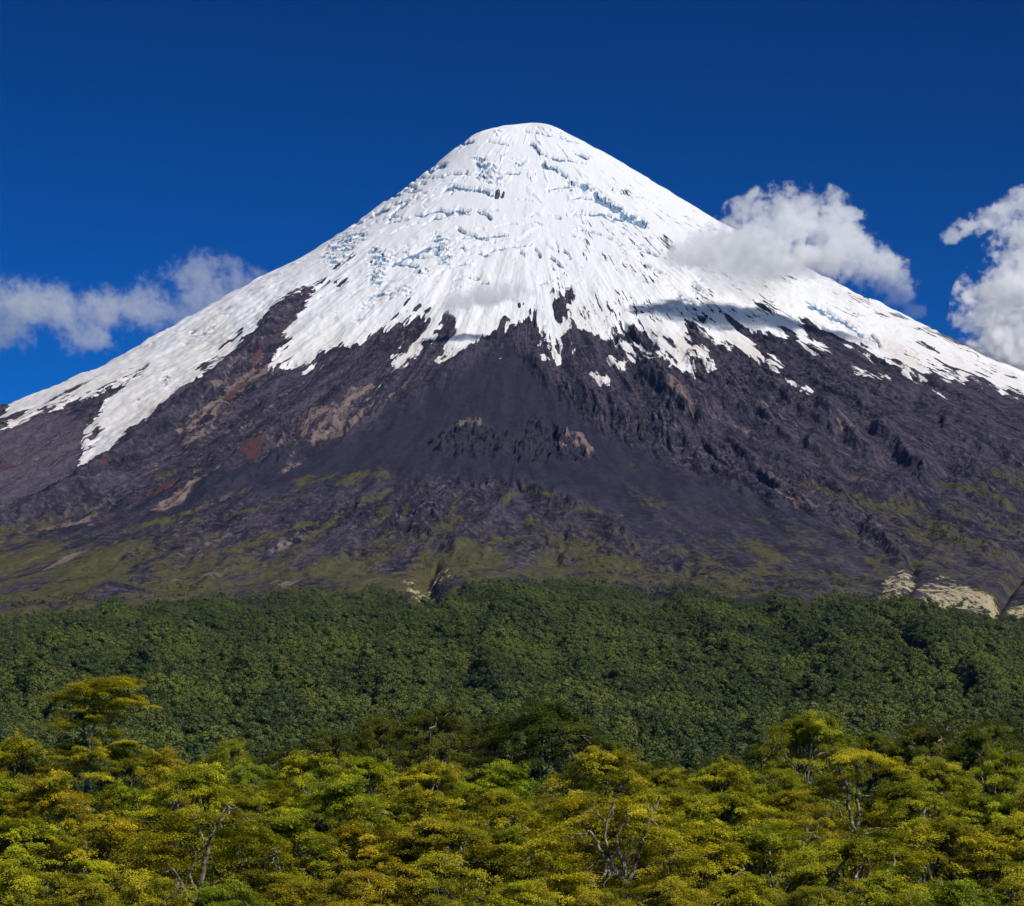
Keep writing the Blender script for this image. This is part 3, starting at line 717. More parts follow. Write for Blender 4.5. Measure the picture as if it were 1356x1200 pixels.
def build_forest():
    rg = np.random.default_rng(11)
    sp = 7.3
    yy = np.arange(1250, 6700, sp)
    pts = []
    for y in yy:
        hw = .215 * y + 40
        x = np.arange(-hw, hw, sp)
        pts.append(np.stack([x + rg.uniform(-.55, .55, len(x)) * sp, np.full(len(x), y) + rg.uniform(-.55, .55, len(x)) * sp], 1))
    p = np.concatenate(pts)
    z, r = ground_z(p[:, 0], p[:, 1])
    zz, rr, th = base_height(p[:, 0], p[:, 1])
    u, v = proj(p[:, 0], p[:, 1], zz)
    onvol = rr < 5245
    z = np.where(onvol, zz + sample(relief, u, v) - 1, z)
    jitter = 3 * rg.normal(size=len(u))
    inside = sample(forest_m, u, v - 13 - 13 * sm(u, 860, 900) * (1 - sm(u, 1070, 1100)) + jitter) > .5
    inside |= ((rr > 4900) & (v > 850))
    # thin fringe of single trees above the timberline
    fringe = (sample(blur(forest_m, 14), u, v) > .12) & (rg.random(len(u)) < .12 * fbm(p[:, 0] / 90, p[:, 1] / 90, 2, 44).clip(0) * 4)
    keep = inside | (fringe & (v > 775) & (rr > 3900))
    gap = fbm(p[:, 0] / 60, p[:, 1] / 80, 3, 41) < -.52
    keep &= ~gap
    z = z + 7 * fbm(p[:, 0] / 42, p[:, 1] / 80, 2, 46) * (rr > 4300)
    p, z, u, v = p[keep], z[keep], u[keep], v[keep]
    n = len(p)
    sc = np.clip(np.exp(rg.normal(-.10, .30, n)) + .40 * fbm(p[:, 0] / 70, p[:, 1] / 90, 2, 42) + .5 * (rg.random(n) < .07), .5, 2.1) * (1 + .22 * (1 - sm(p[:, 1], 2200, 4200))) * (.62 + .38 * sm(v, 795, 850))
    tint = np.clip(.40 + 1.3 * fbm(p[:, 0] / 150, p[:, 1] / 420, 3, 43) + .27 * rg.normal(size=n), 0, 1)
    me = bpy.data.meshes.new("forest")
    me.vertices.add(n)
    me.vertices.foreach_set('co', np.stack([p[:, 0], p[:, 1], z - 1.5], -1).astype(np.float32).ravel())
    for an, av in (('size', sc), ('turn', rg.random(n) * 6.283), ('tint', tint)):
        a = me.attributes.new(an, 'FLOAT', 'POINT'); a.data.foreach_set('value', av.astype(np.float32))
    a = me.attributes.new('which', 'INT', 'POINT'); a.data.foreach_set('value', rg.integers(0, 6, n).astype(np.int32))
    o = bpy.data.objects.new("forest", me); COL.objects.link(o)
    ng = scatter_group(kinds)
    md = o.modifiers.new("scatter", 'NODES'); md.node_group = ng
    tag(o, kind='stuff', label='dense green forest covering the hill at the foot of the volcano', cat='forest')
    print("forest trees", n)
build_forest()

# ------------------------------------------------------------------ the beech trees in front
def tube(pts, rad, sides=6):
    pts = np.asarray(pts, float); rad = np.asarray(rad, float)
    n = len(pts)
    d = np.gradient(pts, axis=0); d /= np.linalg.norm(d, axis=1, keepdims=True) + 1e-9
    ref = np.array([.31, .95, .05]); t = np.cross(d, ref); t /= np.linalg.norm(t, axis=1, keepdims=True) + 1e-9
    b = np.cross(d, t)
    a = np.arange(sides) / sides * 2 * np.pi
    v = pts[:, None] + rad[:, None, None] * (np.cos(a)[None, :, None] * t[:, None] + np.sin(a)[None, :, None] * b[:, None])
    i = np.arange(n - 1)[:, None] * sides + np.arange(sides)[None]
    j = np.arange(n - 1)[:, None] * sides + (np.arange(sides)[None] + 1) % sides
    q = np.stack([i, j, j + sides, i + sides], -1).reshape(-1, 4)
    return v.reshape(-1, 3), q

def wander(p0, p1, n, amp, rg, sag=0.0):
    t = np.linspace(0, 1, n)[:, None]
    p = p0 * (1 - t) + p1 * t
    o = np.cumsum(rg.normal(size=(n, 3)), 0); o -= t * o[-1] + (1 - t) * o[0]
    p = p + o * amp / math.sqrt(n)
    p[:, 2] += sag * 4 * (t * (1 - t))[:, 0]
    return p

def make_tree(seed, kind):
    """unit tree: about 9 m tall, crown about 6.5 m across; returns trunk mesh data and leaf mesh data"""
    rg = np.random.default_rng(seed)
    TV, TQ, plates = [], [], []
    off = 0
    def add(pts, rad, sides=6):
        nonlocal off
        v, q = tube(pts, rad, sides); TV.append(v); TQ.append(q + off); off += len(v)
    H = 9.0
    if kind == 'vase': hb, nl, Rc, lo = 2.6, 6, 3.1, .42
    elif kind == 'dome': hb, nl, Rc, lo = 2.4, 7, 3.3, .32
    elif kind == 'umbrella': hb, nl, Rc, lo = 5.0, 5, 2.9, .60
    else: hb, nl, Rc, lo = 1.2, 7, 3.0, .15                        # bush
    lean = rg.normal(size=2) * .35
    top = np.array([lean[0], lean[1], hb])
    tr = wander(np.zeros(3), top, 8, .25, rg)
    r0 = .17 if kind != 'bush' else .10
    add(tr, np.linspace(r0 * 1.35, r0, 8), 8)
    def in_crown(az, fr, fz):
        # crown envelope: broad rounded top, hollow below
        z = H * (lo + (1 - lo) * fz)
        prof = math.sqrt(max(0.02, 1 - max(0, (fz - .35) / .68) ** 2)) * (.75 + .25 * min(1, fz / .35))
        rr = Rc * prof * fr
        return np.array([rr * math.cos(az), rr * math.sin(az), z])
    az0 = rg.random() * 6.28
    for l in range(nl):
        az = az0 + l * 6.283 / nl + rg.normal() * .3
        fz = [.95, .62, .8, .45, .7, .9, .55][l % 7] + .06 * rg.normal()
        fr = (.25 if fz > .85 else .62) + .12 * rg.normal()
        end = in_crown(az, fr, fz)
        st = tr[-1 - (l % 3)]
        p = wander(st, end, 12, .75, rg, .25)
        add(p, np.linspace(r0 * .62, .05, 12), 6)
        for s in range(4):
            i0 = 4 + 2 * s if s < 3 else 11
            e2 = in_crown(az + rg.normal() * .55, np.clip(.55 + .5 * rg.random(), 0, 1.05), np.clip(fz + .22 * rg.normal(), .02, 1.0))
            p2 = wander(p[min(i0, 11)], e2, 8, .35, rg, .12)
            add(p2, np.linspace(.06, .018, 8), 5)
            plates.append((e2, az, 1.0))
            plates.append((p2[5] + rg.normal(size=3) * .15, az, .8))
            for q_ in range(1):
                e3 = e2 + np.array([rg.normal() * .7, rg.normal() * .7, rg.normal() * .35])
                add(wander(p2[4], e3, 5, .15, rg), np.linspace(.03, .012, 5), 4)
                plates.append((e3, az, .85))
    # extra plates over the envelope
    ne = {'vase': 14 if seed % 2 else 30, 'dome': 84, 'umbrella': 22, 'bush': 60}[kind]
    for _ in range(ne):
        fz = rg.random() ** .7
        az = rg.random() * 6.283
        plates.append((in_crown(az, .78 + .28 * rg.random(), fz), az, .9))
    if kind in ('dome', 'bush', 'vase'):
        for _ in range(9):
            plates.append((in_crown(rg.random() * 6.283, .7 * math.sqrt(rg.random()), .92 + .1 * rg.random()), 0, .9))
    lay = .78; ph = rg.random(9) * lay
    def level(c, az, sc):
        c = np.array(c, float); f_ = ph[int((math.atan2(c[1], c[0]) + math.pi) / 6.2832 * 8.99)]
        c[2] = .35 * c[2] + .65 * (round((c[2] - f_) / lay) * lay + f_) + rg.normal() * .12
        return c, az, sc
    plates = [level(*q_) for q_ in plates]
    leaves = foliage(plates, {'vase': 480, 'dome': 400, 'umbrella': 300, 'bush': 400}[kind], rg, .8 if kind == 'dome' else 1)
    return (np.concatenate(TV), np.concatenate(TQ)), leaves

def foliage(plates, dens, rg, flat=1.0):
    """flat sprays of leaves; plates: (centre, azimuth, size)"""
    C, NN, SZ, TN = [], [], [], []
    for c, az, sc in plates:
        a = (.55 + .6 * rg.random()) * sc; b = a * (.5 + .35 * rg.random()); th = .05 + .05 * rg.random()
        out = math.atan2(c[1], c[0]) + rg.normal() * .5
        tb = np.clip(.5 + .28 * rg.normal(), 0, 1)
        tilt = .12 * rg.normal()
        # a plate is a handful of overlapping sprays
        for sp_ in range(5):
            pa = a * (.42 + .2 * rg.random()); pb = pa * (.45 + .25 * rg.random())
            ox, oy = (rg.normal() * .5 * a, rg.normal() * .5 * b); oz = .10 * rg.normal() - .20 * (ox / a) ** 2
            n = max(8, int(dens * pa * pb * 4.0))
            rad = np.sqrt(rg.random(n)); an = rg.random(n) * 6.283
            lob = 1 + .3 * np.sin(an * 4 + rg.random() * 6) + .2 * np.sin(an * 7 + rg.random() * 6)
            turn = rg.normal() * .6
            lx0 = pa * rad * np.cos(an) * lob; ly0 = pb * rad * np.sin(an) * lob
            lx = ox + lx0 * math.cos(turn) - ly0 * math.sin(turn); ly = oy + lx0 * math.sin(turn) + ly0 * math.cos(turn)
            lz = oz + th * rg.normal(size=n) * .7 - .14 * rad ** 2 + tilt * lx - .10 * lx / a
            x = c[0] + lx * math.cos(out) - ly * math.sin(out); y = c[1] + lx * math.sin(out) + ly * math.cos(out)
            C.append(np.stack([x, y, c[2] + lz], 1))
            nrm = np.array([.22 * math.cos(out), .22 * math.sin(out), .9]) + .26 * rg.normal(size=(n, 3))
            NN.append(nrm); SZ.append((.045 + .055 * rg.random(n)))
            TN.append(np.clip(tb + .14 * rg.normal() + .07 * rg.normal(size=n), 0, 1))
    C = np.concatenate(C); NN = np.concatenate(NN); SZ = np.concatenate(SZ); TN = np.concatenate(TN)
    q = leaf_quads(C, NN, SZ, rg, .62)
    return q, np.arange(len(q)).reshape(-1, 4), np.repeat(TN, 4)

PROTO = {}
def proto(kind, i):
    if (kind, i) not in PROTO:
        (tv, tq), (lv, lq, lt) = make_tree({'vase': 200, 'dome': 300, 'umbrella': 400, 'bush': 500}[kind] + i, kind)
        t = make_mesh("trunk", tv, tq, BARK, True); c = make_mesh("crown", lv, lq, LEAF, False, {'tone': lt})
        COL.objects.unlink(t); COL.objects.unlink(c)
        PROTO[(kind, i)] = (t, c)
    return PROTO[(kind, i)]

TINTS = {'yellow': (1.08, 1.0, .9), 'bright': (.94, .98, .9), 'olive': (.86, .84, .85), 'rusty': (1.03, .92, .85), 'green': (.66, .80, .95), 'dark': (.34, .39, .8), 'deep': (.24, .29, .8)}
WORD = {'yellow': 'yellow-green', 'bright': 'bright lime green', 'olive': 'olive green', 'rusty': 'rusty yellow-tinged', 'green': 'fresh green', 'dark': 'dark olive', 'deep': 'very dark green'}
ORD = 'first second third fourth fifth sixth seventh eighth ninth tenth eleventh twelfth thirteenth fourteenth fifteenth sixteenth seventeenth eighteenth'.split()
SHAPE = {'vase': 'spreading', 'dome': 'dense domed', 'umbrella': 'flat-topped', 'bush': 'low bushy'}
rot_rng = np.random.default_rng(5)
def plant(u, vtop, d, W, kind, i, tint, label, group, turn=None, stretch=1.0):
    pt = point(u, vtop, d)
    gz = float(ground_z(np.array([pt[0]]), np.array([d]))[0][0])
    h = pt[2] - gz
    name = {'bush': 'shrub'}.get(kind, 'beech_tree')
    root = bpy.data.objects.new(name, None); COL.objects.link(root)
    root.empty_display_size = .5
    root.location = (pt[0], d, gz - .1)
    wd = W * d / F / {'vase': 6.9, 'dome': 7.2, 'umbrella': 6.6, 'bush': 6.8}[kind]
    root.scale = (wd, wd, h / 9.25)
    root.rotation_euler = (0, 0, rot_rng.random() * 6.283 if turn is None else turn)
    tag(root, label, 'shrub' if kind == 'bush' else 'tree', group)
    t0, c0 = proto(kind, i)
    for src in (t0, c0):
        c = src.copy(); COL.objects.link(c); c.parent = root
        j = rot_rng.uniform(.92, 1.08, 3)
        c.color = (TINTS[tint][0] * j[0], TINTS[tint][1] * j[1], TINTS[tint][2], 1)
    return root

ROWS = [
 ("back row under the hill forest", "dark beeches before the hill forest", [
  (20, 1000, 240, 120, 'vase', 0, 'olive'), (175, 1000, 250, 120, 'dome', 1, 'dark'), (240, 1008, 250, 110, 'dome', 0, 'dark'), (303, 980, 255, 100, 'dome', 2, 'green'), (375, 992, 250, 110, 'dome', 1, 'dark'),
  (432, 965, 265, 120, 'dome', 0, 'deep'), (500, 950, 270, 130, 'dome', 2, 'dark'), (575, 938, 262, 150, 'dome', 1, 'dark'), (650, 948, 270, 120, 'dome', 0, 'deep'), (722, 930, 262, 200, 'dome', 2, 'deep'),
  (800, 980, 262, 120, 'dome', 1, 'dark'), (880, 1008, 270, 130, 'dome', 0, 'dark'), (955, 1000, 262, 120, 'dome', 2, 'dark'), (1010, 985, 265, 110, 'dome', 1, 'deep'),
  (1072, 940, 250, 150, 'dome', 0, 'olive'), (1150, 972, 262, 130, 'dome', 2, 'dark'), (1228, 956, 258, 140, 'dome', 1, 'dark'), (1310, 952, 255, 140, 'dome', 0, 'dark')]),
 ("second row from the back", "olive beeches in front of the dark ones", [
  (28, 978, 190, 150, 'vase', 1, 'yellow'), (225, 998, 200, 130, 'vase', 2, 'yellow'), (330, 1010, 200, 140, 'dome', 1, 'green'), (405, 1000, 198, 150, 'vase', 3, 'bright'), (485, 1005, 200, 150, 'vase', 0, 'bright'),
  (575, 1010, 198, 160, 'vase', 1, 'yellow'), (660, 1015, 195, 150, 'vase', 2, 'bright'), (790, 995, 185, 180, 'vase', 3, 'yellow'), (880, 1022, 195, 150, 'vase', 0, 'olive'), (960, 1012, 198, 150, 'vase', 1, 'rusty'),
  (1040, 1020, 195, 130, 'dome', 2, 'olive'), (1235, 1000, 195, 150, 'dome', 0, 'olive'), (1325, 1000, 195, 150, 'vase', 2, 'olive')]),
 ("middle row", "yellow-green beeches of the middle row", [
  (-8, 1035, 150, 180, 'vase', 3, 'bright'), (70, 1030, 148, 170, 'vase', 2, 'yellow'), (165, 1040, 150, 170, 'vase', 1, 'bright'), (262, 1015, 146, 190, 'vase', 0, 'yellow'), (360, 1040, 150, 190, 'vase', 3, 'olive'),
  (455, 1035, 148, 190, 'vase', 2, 'bright'), (560, 1045, 150, 190, 'vase', 1, 'yellow'), (660, 1050, 146, 190, 'vase', 0, 'rusty'), (755, 1055, 150, 180, 'vase', 2, 'olive'), (868, 1050, 148, 190, 'vase', 3, 'bright'),
  (960, 1050, 146, 190, 'vase', 1, 'yellow'), (1050, 1050, 150, 170, 'vase', 0, 'olive'), (1215, 1040, 146, 180, 'vase', 2, 'bright'), (1300, 1050, 150, 190, 'vase', 1, 'olive'), (1380, 1040, 150, 170, 'vase', 3, 'yellow')]),
 ("near row above the shrubs", "beeches of the near row", [
  (30, 1085, 112, 230, 'vase', 0, 'bright'), (140, 1085, 114, 220, 'vase', 3, 'yellow'), (375, 1080, 112, 230, 'vase', 2, 'olive'), (480, 1090, 113, 230, 'vase', 1, 'rusty'),
  (590, 1085, 112, 250, 'vase', 3, 'rusty'), (690, 1100, 114, 200, 'vase', 2, 'bright'), (920, 1090, 112, 240, 'vase', 0, 'yellow'), (1025, 1095, 113, 230, 'vase', 3, 'bright'),
  (1240, 1085, 112, 240, 'vase', 1, 'bright'), (1345, 1085, 113, 230, 'vase', 2, 'yellow')]),
 ("row along the bottom edge", "shrubs along the bottom edge", [
  (15, 1150, 88, 200, 'bush', 0, 'bright'), (110, 1165, 86, 190, 'bush', 1, 'olive'), (205, 1158, 88, 180, 'bush', 2, 'yellow'), (300, 1172, 86, 180, 'bush', 0, 'green'), (390, 1165, 88, 180, 'bush', 1, 'olive'), (480, 1150, 87, 210, 'bush', 2, 'rusty'),
  (585, 1140, 88, 220, 'bush', 0, 'bright'), (690, 1165, 86, 180, 'bush', 1, 'yellow'), (790, 1178, 88, 170, 'bush', 2, 'olive'), (890, 1168, 86, 180, 'bush', 0, 'bright'), (985, 1158, 88, 190, 'bush', 1, 'yellow'), (1080, 1170, 86, 180, 'bush', 2, 'olive'),
  (1175, 1160, 88, 190, 'bush', 0, 'bright'), (1270, 1165, 86, 190, 'bush', 1, 'green'), (1355, 1155, 88, 190, 'bush', 2, 'olive')]),
]
def custom_tree(u0, d, trunk, limbs, tiers, tint, label, group, seed, dens=260, twig=.03, kind_more=0):
    """a tree whose limbs were measured: points are (u, v) in photograph pixels turned to metres about the tree's own foot"""
    rg = np.random.default_rng(seed)
    foot = point(u0, 1080, d); gz = float(ground_z(np.array([foot[0]]), np.array([d]))[0][0]) - .1
    def loc(u, v, dy=0.0):
        q = point(u, v, d); return np.array([q[0] - foot[0], dy, q[2] - gz])
    root = bpy.data.objects.new("beech_tree", None); COL.objects.link(root); root.location = (foot[0], d, gz)
    tag(root, label, 'tree', group)
    TV, TQ, off = [], [], 0
    def add(pts, r0, r1, sides=7):
        nonlocal off
        # resample smoothly
        pts = np.array(pts); t = np.linspace(0, 1, len(pts)); tt = np.linspace(0, 1, max(6, 3 * len(pts)))
        pp = np.stack([np.interp(tt, t, pts[:, k_]) for k_ in range(3)], 1)
        pp[1:-1] = (pp[:-2] + 2 * pp[1:-1] + pp[2:]) / 4
        pp[1:-1] += rg.normal(size=(len(pp) - 2, 3)) * r0 * .16
        v_, q_ = tube(pp, np.linspace(r0, r1, len(pp)), sides); TV.append(v_); TQ.append(q_ + off); off += len(v_)
        return pp
    first = loc(*trunk[1])
    add([np.array([first[0] * .7, 0, 0])] + [loc(*q) for q in trunk[1:]], trunk[0][0], trunk[0][1])
    ends = []
    for r0, r1, dy, pts in limbs:
        n = len(pts)
        pp = add([loc(u, v, dy * i_ / max(1, n - 1)) for i_, (u, v) in enumerate(pts)], r0, r1)
        ends.append(pp)
    plates = []
    if kind_more: tiers = tiers + [(u + rg.normal() * 10, v + abs(rg.normal()) * 5, wd * .85, dy + rg.normal() * .7) for u, v, wd, dy in tiers for _ in range(kind_more)]
    for u, v, wd, dy in tiers:
        c = loc(u, v, dy); sc = wd / F * d / 1.7
        plates.append((c, rg.random() * 6.28, sc * 1.25))
        e = min(ends, key=lambda p_: np.min(np.linalg.norm(p_ - c, axis=1)))
        b = e[np.argmin(np.linalg.norm(e - c, axis=1))]
        if np.linalg.norm(b - c) < 1.3: add(wander(b, c, 7, .22, rg, .08), twig, .012, 4)
    lv, lq, lt = foliage(plates, dens, rg)
    t = make_mesh("trunk", np.concatenate(TV), np.concatenate(TQ), BARK, True, parent=root)
    c = make_mesh("crown", lv, lq, LEAF, False, {'tone': lt}, parent=root)
    for o in (t, c): o.color = (*TINTS[tint], 1)
    return root

# trees counted in a row but built one by one below
COUNTED = {"near row above the shrubs": [265, 800, 1140]}
for place, group, trees in ROWS:
    us = sorted([t_[0] for t_ in trees] + COUNTED.get(place, []))
    for (u, v, d, W, kd, i, tint) in sorted(trees):
        noun = 'shrub' if kd == 'bush' else 'beech'
        shape = {'vase': 'spreading', 'dome': 'domed', 'bush': 'bushy'}[kd]
        label = f"{WORD[tint]} {shape} {noun}, {ORD[us.index(u)]} from left in the {place}"
        plant(u, v, d, W, kd, i, tint, label, group)
cr = np.random.default_rng(77)
def spread(n, u0, u1, v0, v1, w0, w1, y0, y1, holes=()):
    out = []
    while len(out) < n:
        u, v = cr.uniform(u0, u1), cr.uniform(v0, v1)
        if ((u - (u0 + u1) / 2) / ((u1 - u0) / 2)) ** 2 + (max(0, (v0 + .55 * (v1 - v0)) - v) / (.55 * (v1 - v0))) ** 2 > 1: continue
        dy = cr.uniform(y0, y1)
        if dy < .8 and any(a <= u <= b and c <= v <= e for a, b, c, e in holes): continue
        out.append((u, v, cr.uniform(w0, w1), dy))
    return out
custom_tree(112, 185, ((.17, .12), (114, 1030), (115, 1010), (118, 990), (121, 970)),
            [(.11, .05, .3, [(121, 970), (127, 957), (134, 944), (142, 930), (150, 922)]), (.10, .04, -.5, [(118, 985), (113, 968), (106, 955), (100, 945)]), (.08, .03, .6, [(142, 930), (160, 925), (178, 917)]),
             (.08, .03, .2, [(134, 944), (130, 930), (128, 915), (140, 903)]), (.09, .03, -.4, [(115, 1010), (126, 998), (138, 990), (155, 985)]), (.07, .03, .5, [(128, 955), (122, 938), (112, 922)])],
            [(155, 897, 38, .4), (175, 899, 34, .2), (165, 903, 44, -.5), (140, 903, 40, .5), (120, 910, 44, .2), (100, 915, 44, -.3), (86, 919, 28, .3), (135, 913, 44, -.7), (112, 925, 36, .8), (150, 917, 44, .9), (170, 920, 38, .6), (180, 928, 30, -.2),
             (160, 929, 44, -.6), (140, 933, 40, .2), (120, 935, 40, -.4), (100, 944, 44, .2), (84, 951, 32, -.2), (115, 948, 38, .6), (96, 956, 36, -.7), (110, 962, 26, .3), (148, 970, 26, .2), (160, 982, 42, -.3), (172, 988, 32, .3), (140, 984, 38, .6), (125, 990, 34, -.5),
             (100, 985, 44, .8), (85, 994, 44, .4), (108, 1000, 50, -.3), (150, 998, 46, .5), (165, 1006, 44, -.2), (90, 1012, 48, .2), (130, 1015, 50, -.6)],
            'yellow', 'tall lone beech with flat yellow-green tiers rising above all the others', None, 21, 480, kind_more=2)
custom_tree(1133, 158, ((.16, .12), (1133, 1180), (1134, 1140), (1134, 1108)),
            [(.13, .06, -.5, [(1134, 1108), (1128, 1093), (1125, 1077), (1123, 1067), (1122, 1053), (1122, 1040), (1113, 1027), (1108, 1012)]), (.12, .05, .3, [(1134, 1108), (1137, 1090), (1138, 1072), (1134, 1053), (1137, 1042), (1134, 1022), (1138, 1000)]),
             (.07, .03, -.8, [(1133, 1110), (1128, 1102), (1120, 1090), (1112, 1078), (1106, 1066)]), (.06, .02, -.6, [(1123, 1067), (1110, 1062), (1098, 1058), (1085, 1050)]), (.09, .04, -.6, [(1138, 1112), (1160, 1095), (1172, 1078), (1185, 1066), (1200, 1054)]), (.05, .02, -.3, [(1134, 1053), (1150, 1055), (1165, 1046), (1178, 1040)])],
            spread(78, 1035, 1225, 985, 1150, 26, 48, -1.6, 2.2, ((1095, 1150, 1030, 1112),)), 'yellow', 'large beech showing many pale upright limbs in a gap of its crown', None, 22, 420)
custom_tree(800, 104, ((.16, .13), (826, 1200), (827, 1180), (828, 1165)),
            [(.11, .04, -.7, [(828, 1167), (820, 1160), (807, 1142), (793, 1127), (790, 1112), (780, 1100)]), (.08, .025, -.6, [(807, 1142), (806, 1127), (800, 1108), (803, 1090), (808, 1072), (814, 1055)]), (.05, .02, -.5, [(803, 1090), (795, 1082), (786, 1072)]),
             (.09, .03, -.3, [(828, 1160), (825, 1142), (819, 1127), (815, 1110), (823, 1095), (834, 1084)]), (.11, .03, -.6, [(832, 1167), (839, 1157), (845, 1130), (852, 1103), (856, 1093), (867, 1072), (872, 1055)]), (.06, .025, -.9, [(842, 1150), (857, 1145), (867, 1142), (884, 1144), (898, 1140)]),
             (.06, .02, -.2, [(828, 1152), (833, 1137), (830, 1120), (838, 1105)])],
            spread(95, 690, 925, 1052, 1195, 36, 62, -1.2, 2.4, ((785, 875, 1075, 1168),)), 'yellow', 'near beech with a vase of bare pale limbs right of the centre', None, 23, 460)
custom_tree(265, 104, ((.16, .12), (262, 1210), (262, 1195), (262, 1184)),
            [(.11, .03, -.6, [(262, 1184), (268, 1160), (275, 1128), (280, 1110), (290, 1089), (303, 1066)]), (.06, .02, -.7, [(262, 1180), (250, 1160), (256, 1145), (262, 1135), (258, 1120)]), (.07, .03, -.3, [(258, 1195), (248, 1186), (241, 1167), (230, 1150)]),
             (.06, .02, -.5, [(266, 1176), (290, 1168), (319, 1142), (350, 1138), (368, 1130)]), (.05, .02, .3, [(276, 1128), (268, 1110), (262, 1095)])],
            spread(85, 165, 375, 1072, 1200, 36, 62, -1.0, 2.4, ((225, 305, 1085, 1195),)), 'olive', 'sparse beech with a forked pale trunk showing near the lower left', None, 24, 460)
plant(1140, 1098, 108, 230, 'vase', 4, 'olive', 'olive beech standing below the one with many pale upright limbs', None, 5.0)

# ------------------------------------------------------------------ the same wood going on behind and beside the near trees
def build_side_wood():
    rg = np.random.default_rng(91)
    col = bpy.data.collections.new("side_wood_kinds")
    for i in range(3):
        src = proto('dome', i)[1]; c = bpy.data.objects.new("side_crown_%d" % i, src.data); c.color = (*TINTS['dark'], 1); col.objects.link(c)
    pts = []
    for y in np.concatenate([np.arange(70, 290, 5.6), np.arange(290, 1260, 7.5)]):
        st = 5.6 if y < 290 else 7.5
        x = np.arange(-.215 * y - 60, .215 * y + 60, st) + rg.uniform(-2, 2)
        if y < 290: x = x[np.abs(x) > .2 * y + 5]
        pts.append(np.stack([x + rg.uniform(-2, 2, len(x)), np.full(len(x), y) + rg.uniform(-2, 2, len(x))], 1))
    p = np.concatenate(pts); n = len(p)
    z, _ = ground_z(p[:, 0], p[:, 1])
    me = bpy.data.meshes.new("beech_wood"); me.vertices.add(n)
    me.vertices.foreach_set('co', np.stack([p[:, 0], p[:, 1], z - .2], -1).astype(np.float32).ravel())
    for an, av in (('size', rg.uniform(.78, 1.02, n)), ('turn', rg.random(n) * 6.283)):
        a = me.attributes.new(an, 'FLOAT', 'POINT'); a.data.foreach_set('value', av.astype(np.float32))
    a = me.attributes.new('which', 'INT', 'POINT'); a.data.foreach_set('value', rg.integers(0, 3, n).astype(np.int32))
    o = bpy.data.objects.new("beech_wood", me); COL.objects.link(o); o.color = (*TINTS['dark'], 1)
    md = o.modifiers.new("scatter", 'NODES'); md.node_group = scatter_group(col)
    tag(o, kind='stuff', label='dark beech wood going on behind the near trees', cat='wood')
build_side_wood()

# ------------------------------------------------------------------ undergrowth between the trunks
def build_undergrowth():
    rg = np.random.default_rng(55)
    n = 5200
    y = 62 + 240 * rg.random(n) ** 1.1; x = (rg.random(n) * 2 - 1) * (.21 * y + 8)
    z, _ = ground_z(x, y)
    hgt = .8 + 2.6 * rg.random(n) ** 2
    m = 14
    C = np.stack([x, y, z], 1)[:, None, :] + rg.normal(size=(n, m, 3)) * np.array([.8, .8, 0]) + np.stack([np.zeros((n, m)), np.zeros((n, m)), rg.random((n, m)) * hgt[:, None]], -1)
    C = C.reshape(-1, 3); nrm = rg.normal(size=C.shape) + np.array([0, 0, .6])
    q = leaf_quads(C, nrm, .22 + .25 * rg.random(len(C)), rg, .5)
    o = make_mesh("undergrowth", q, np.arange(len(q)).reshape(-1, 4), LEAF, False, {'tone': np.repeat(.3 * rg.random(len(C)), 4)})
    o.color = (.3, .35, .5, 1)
    tag(o, kind='stuff', label='tangled green undergrowth between the beech trunks', cat='undergrowth')
build_undergrowth()

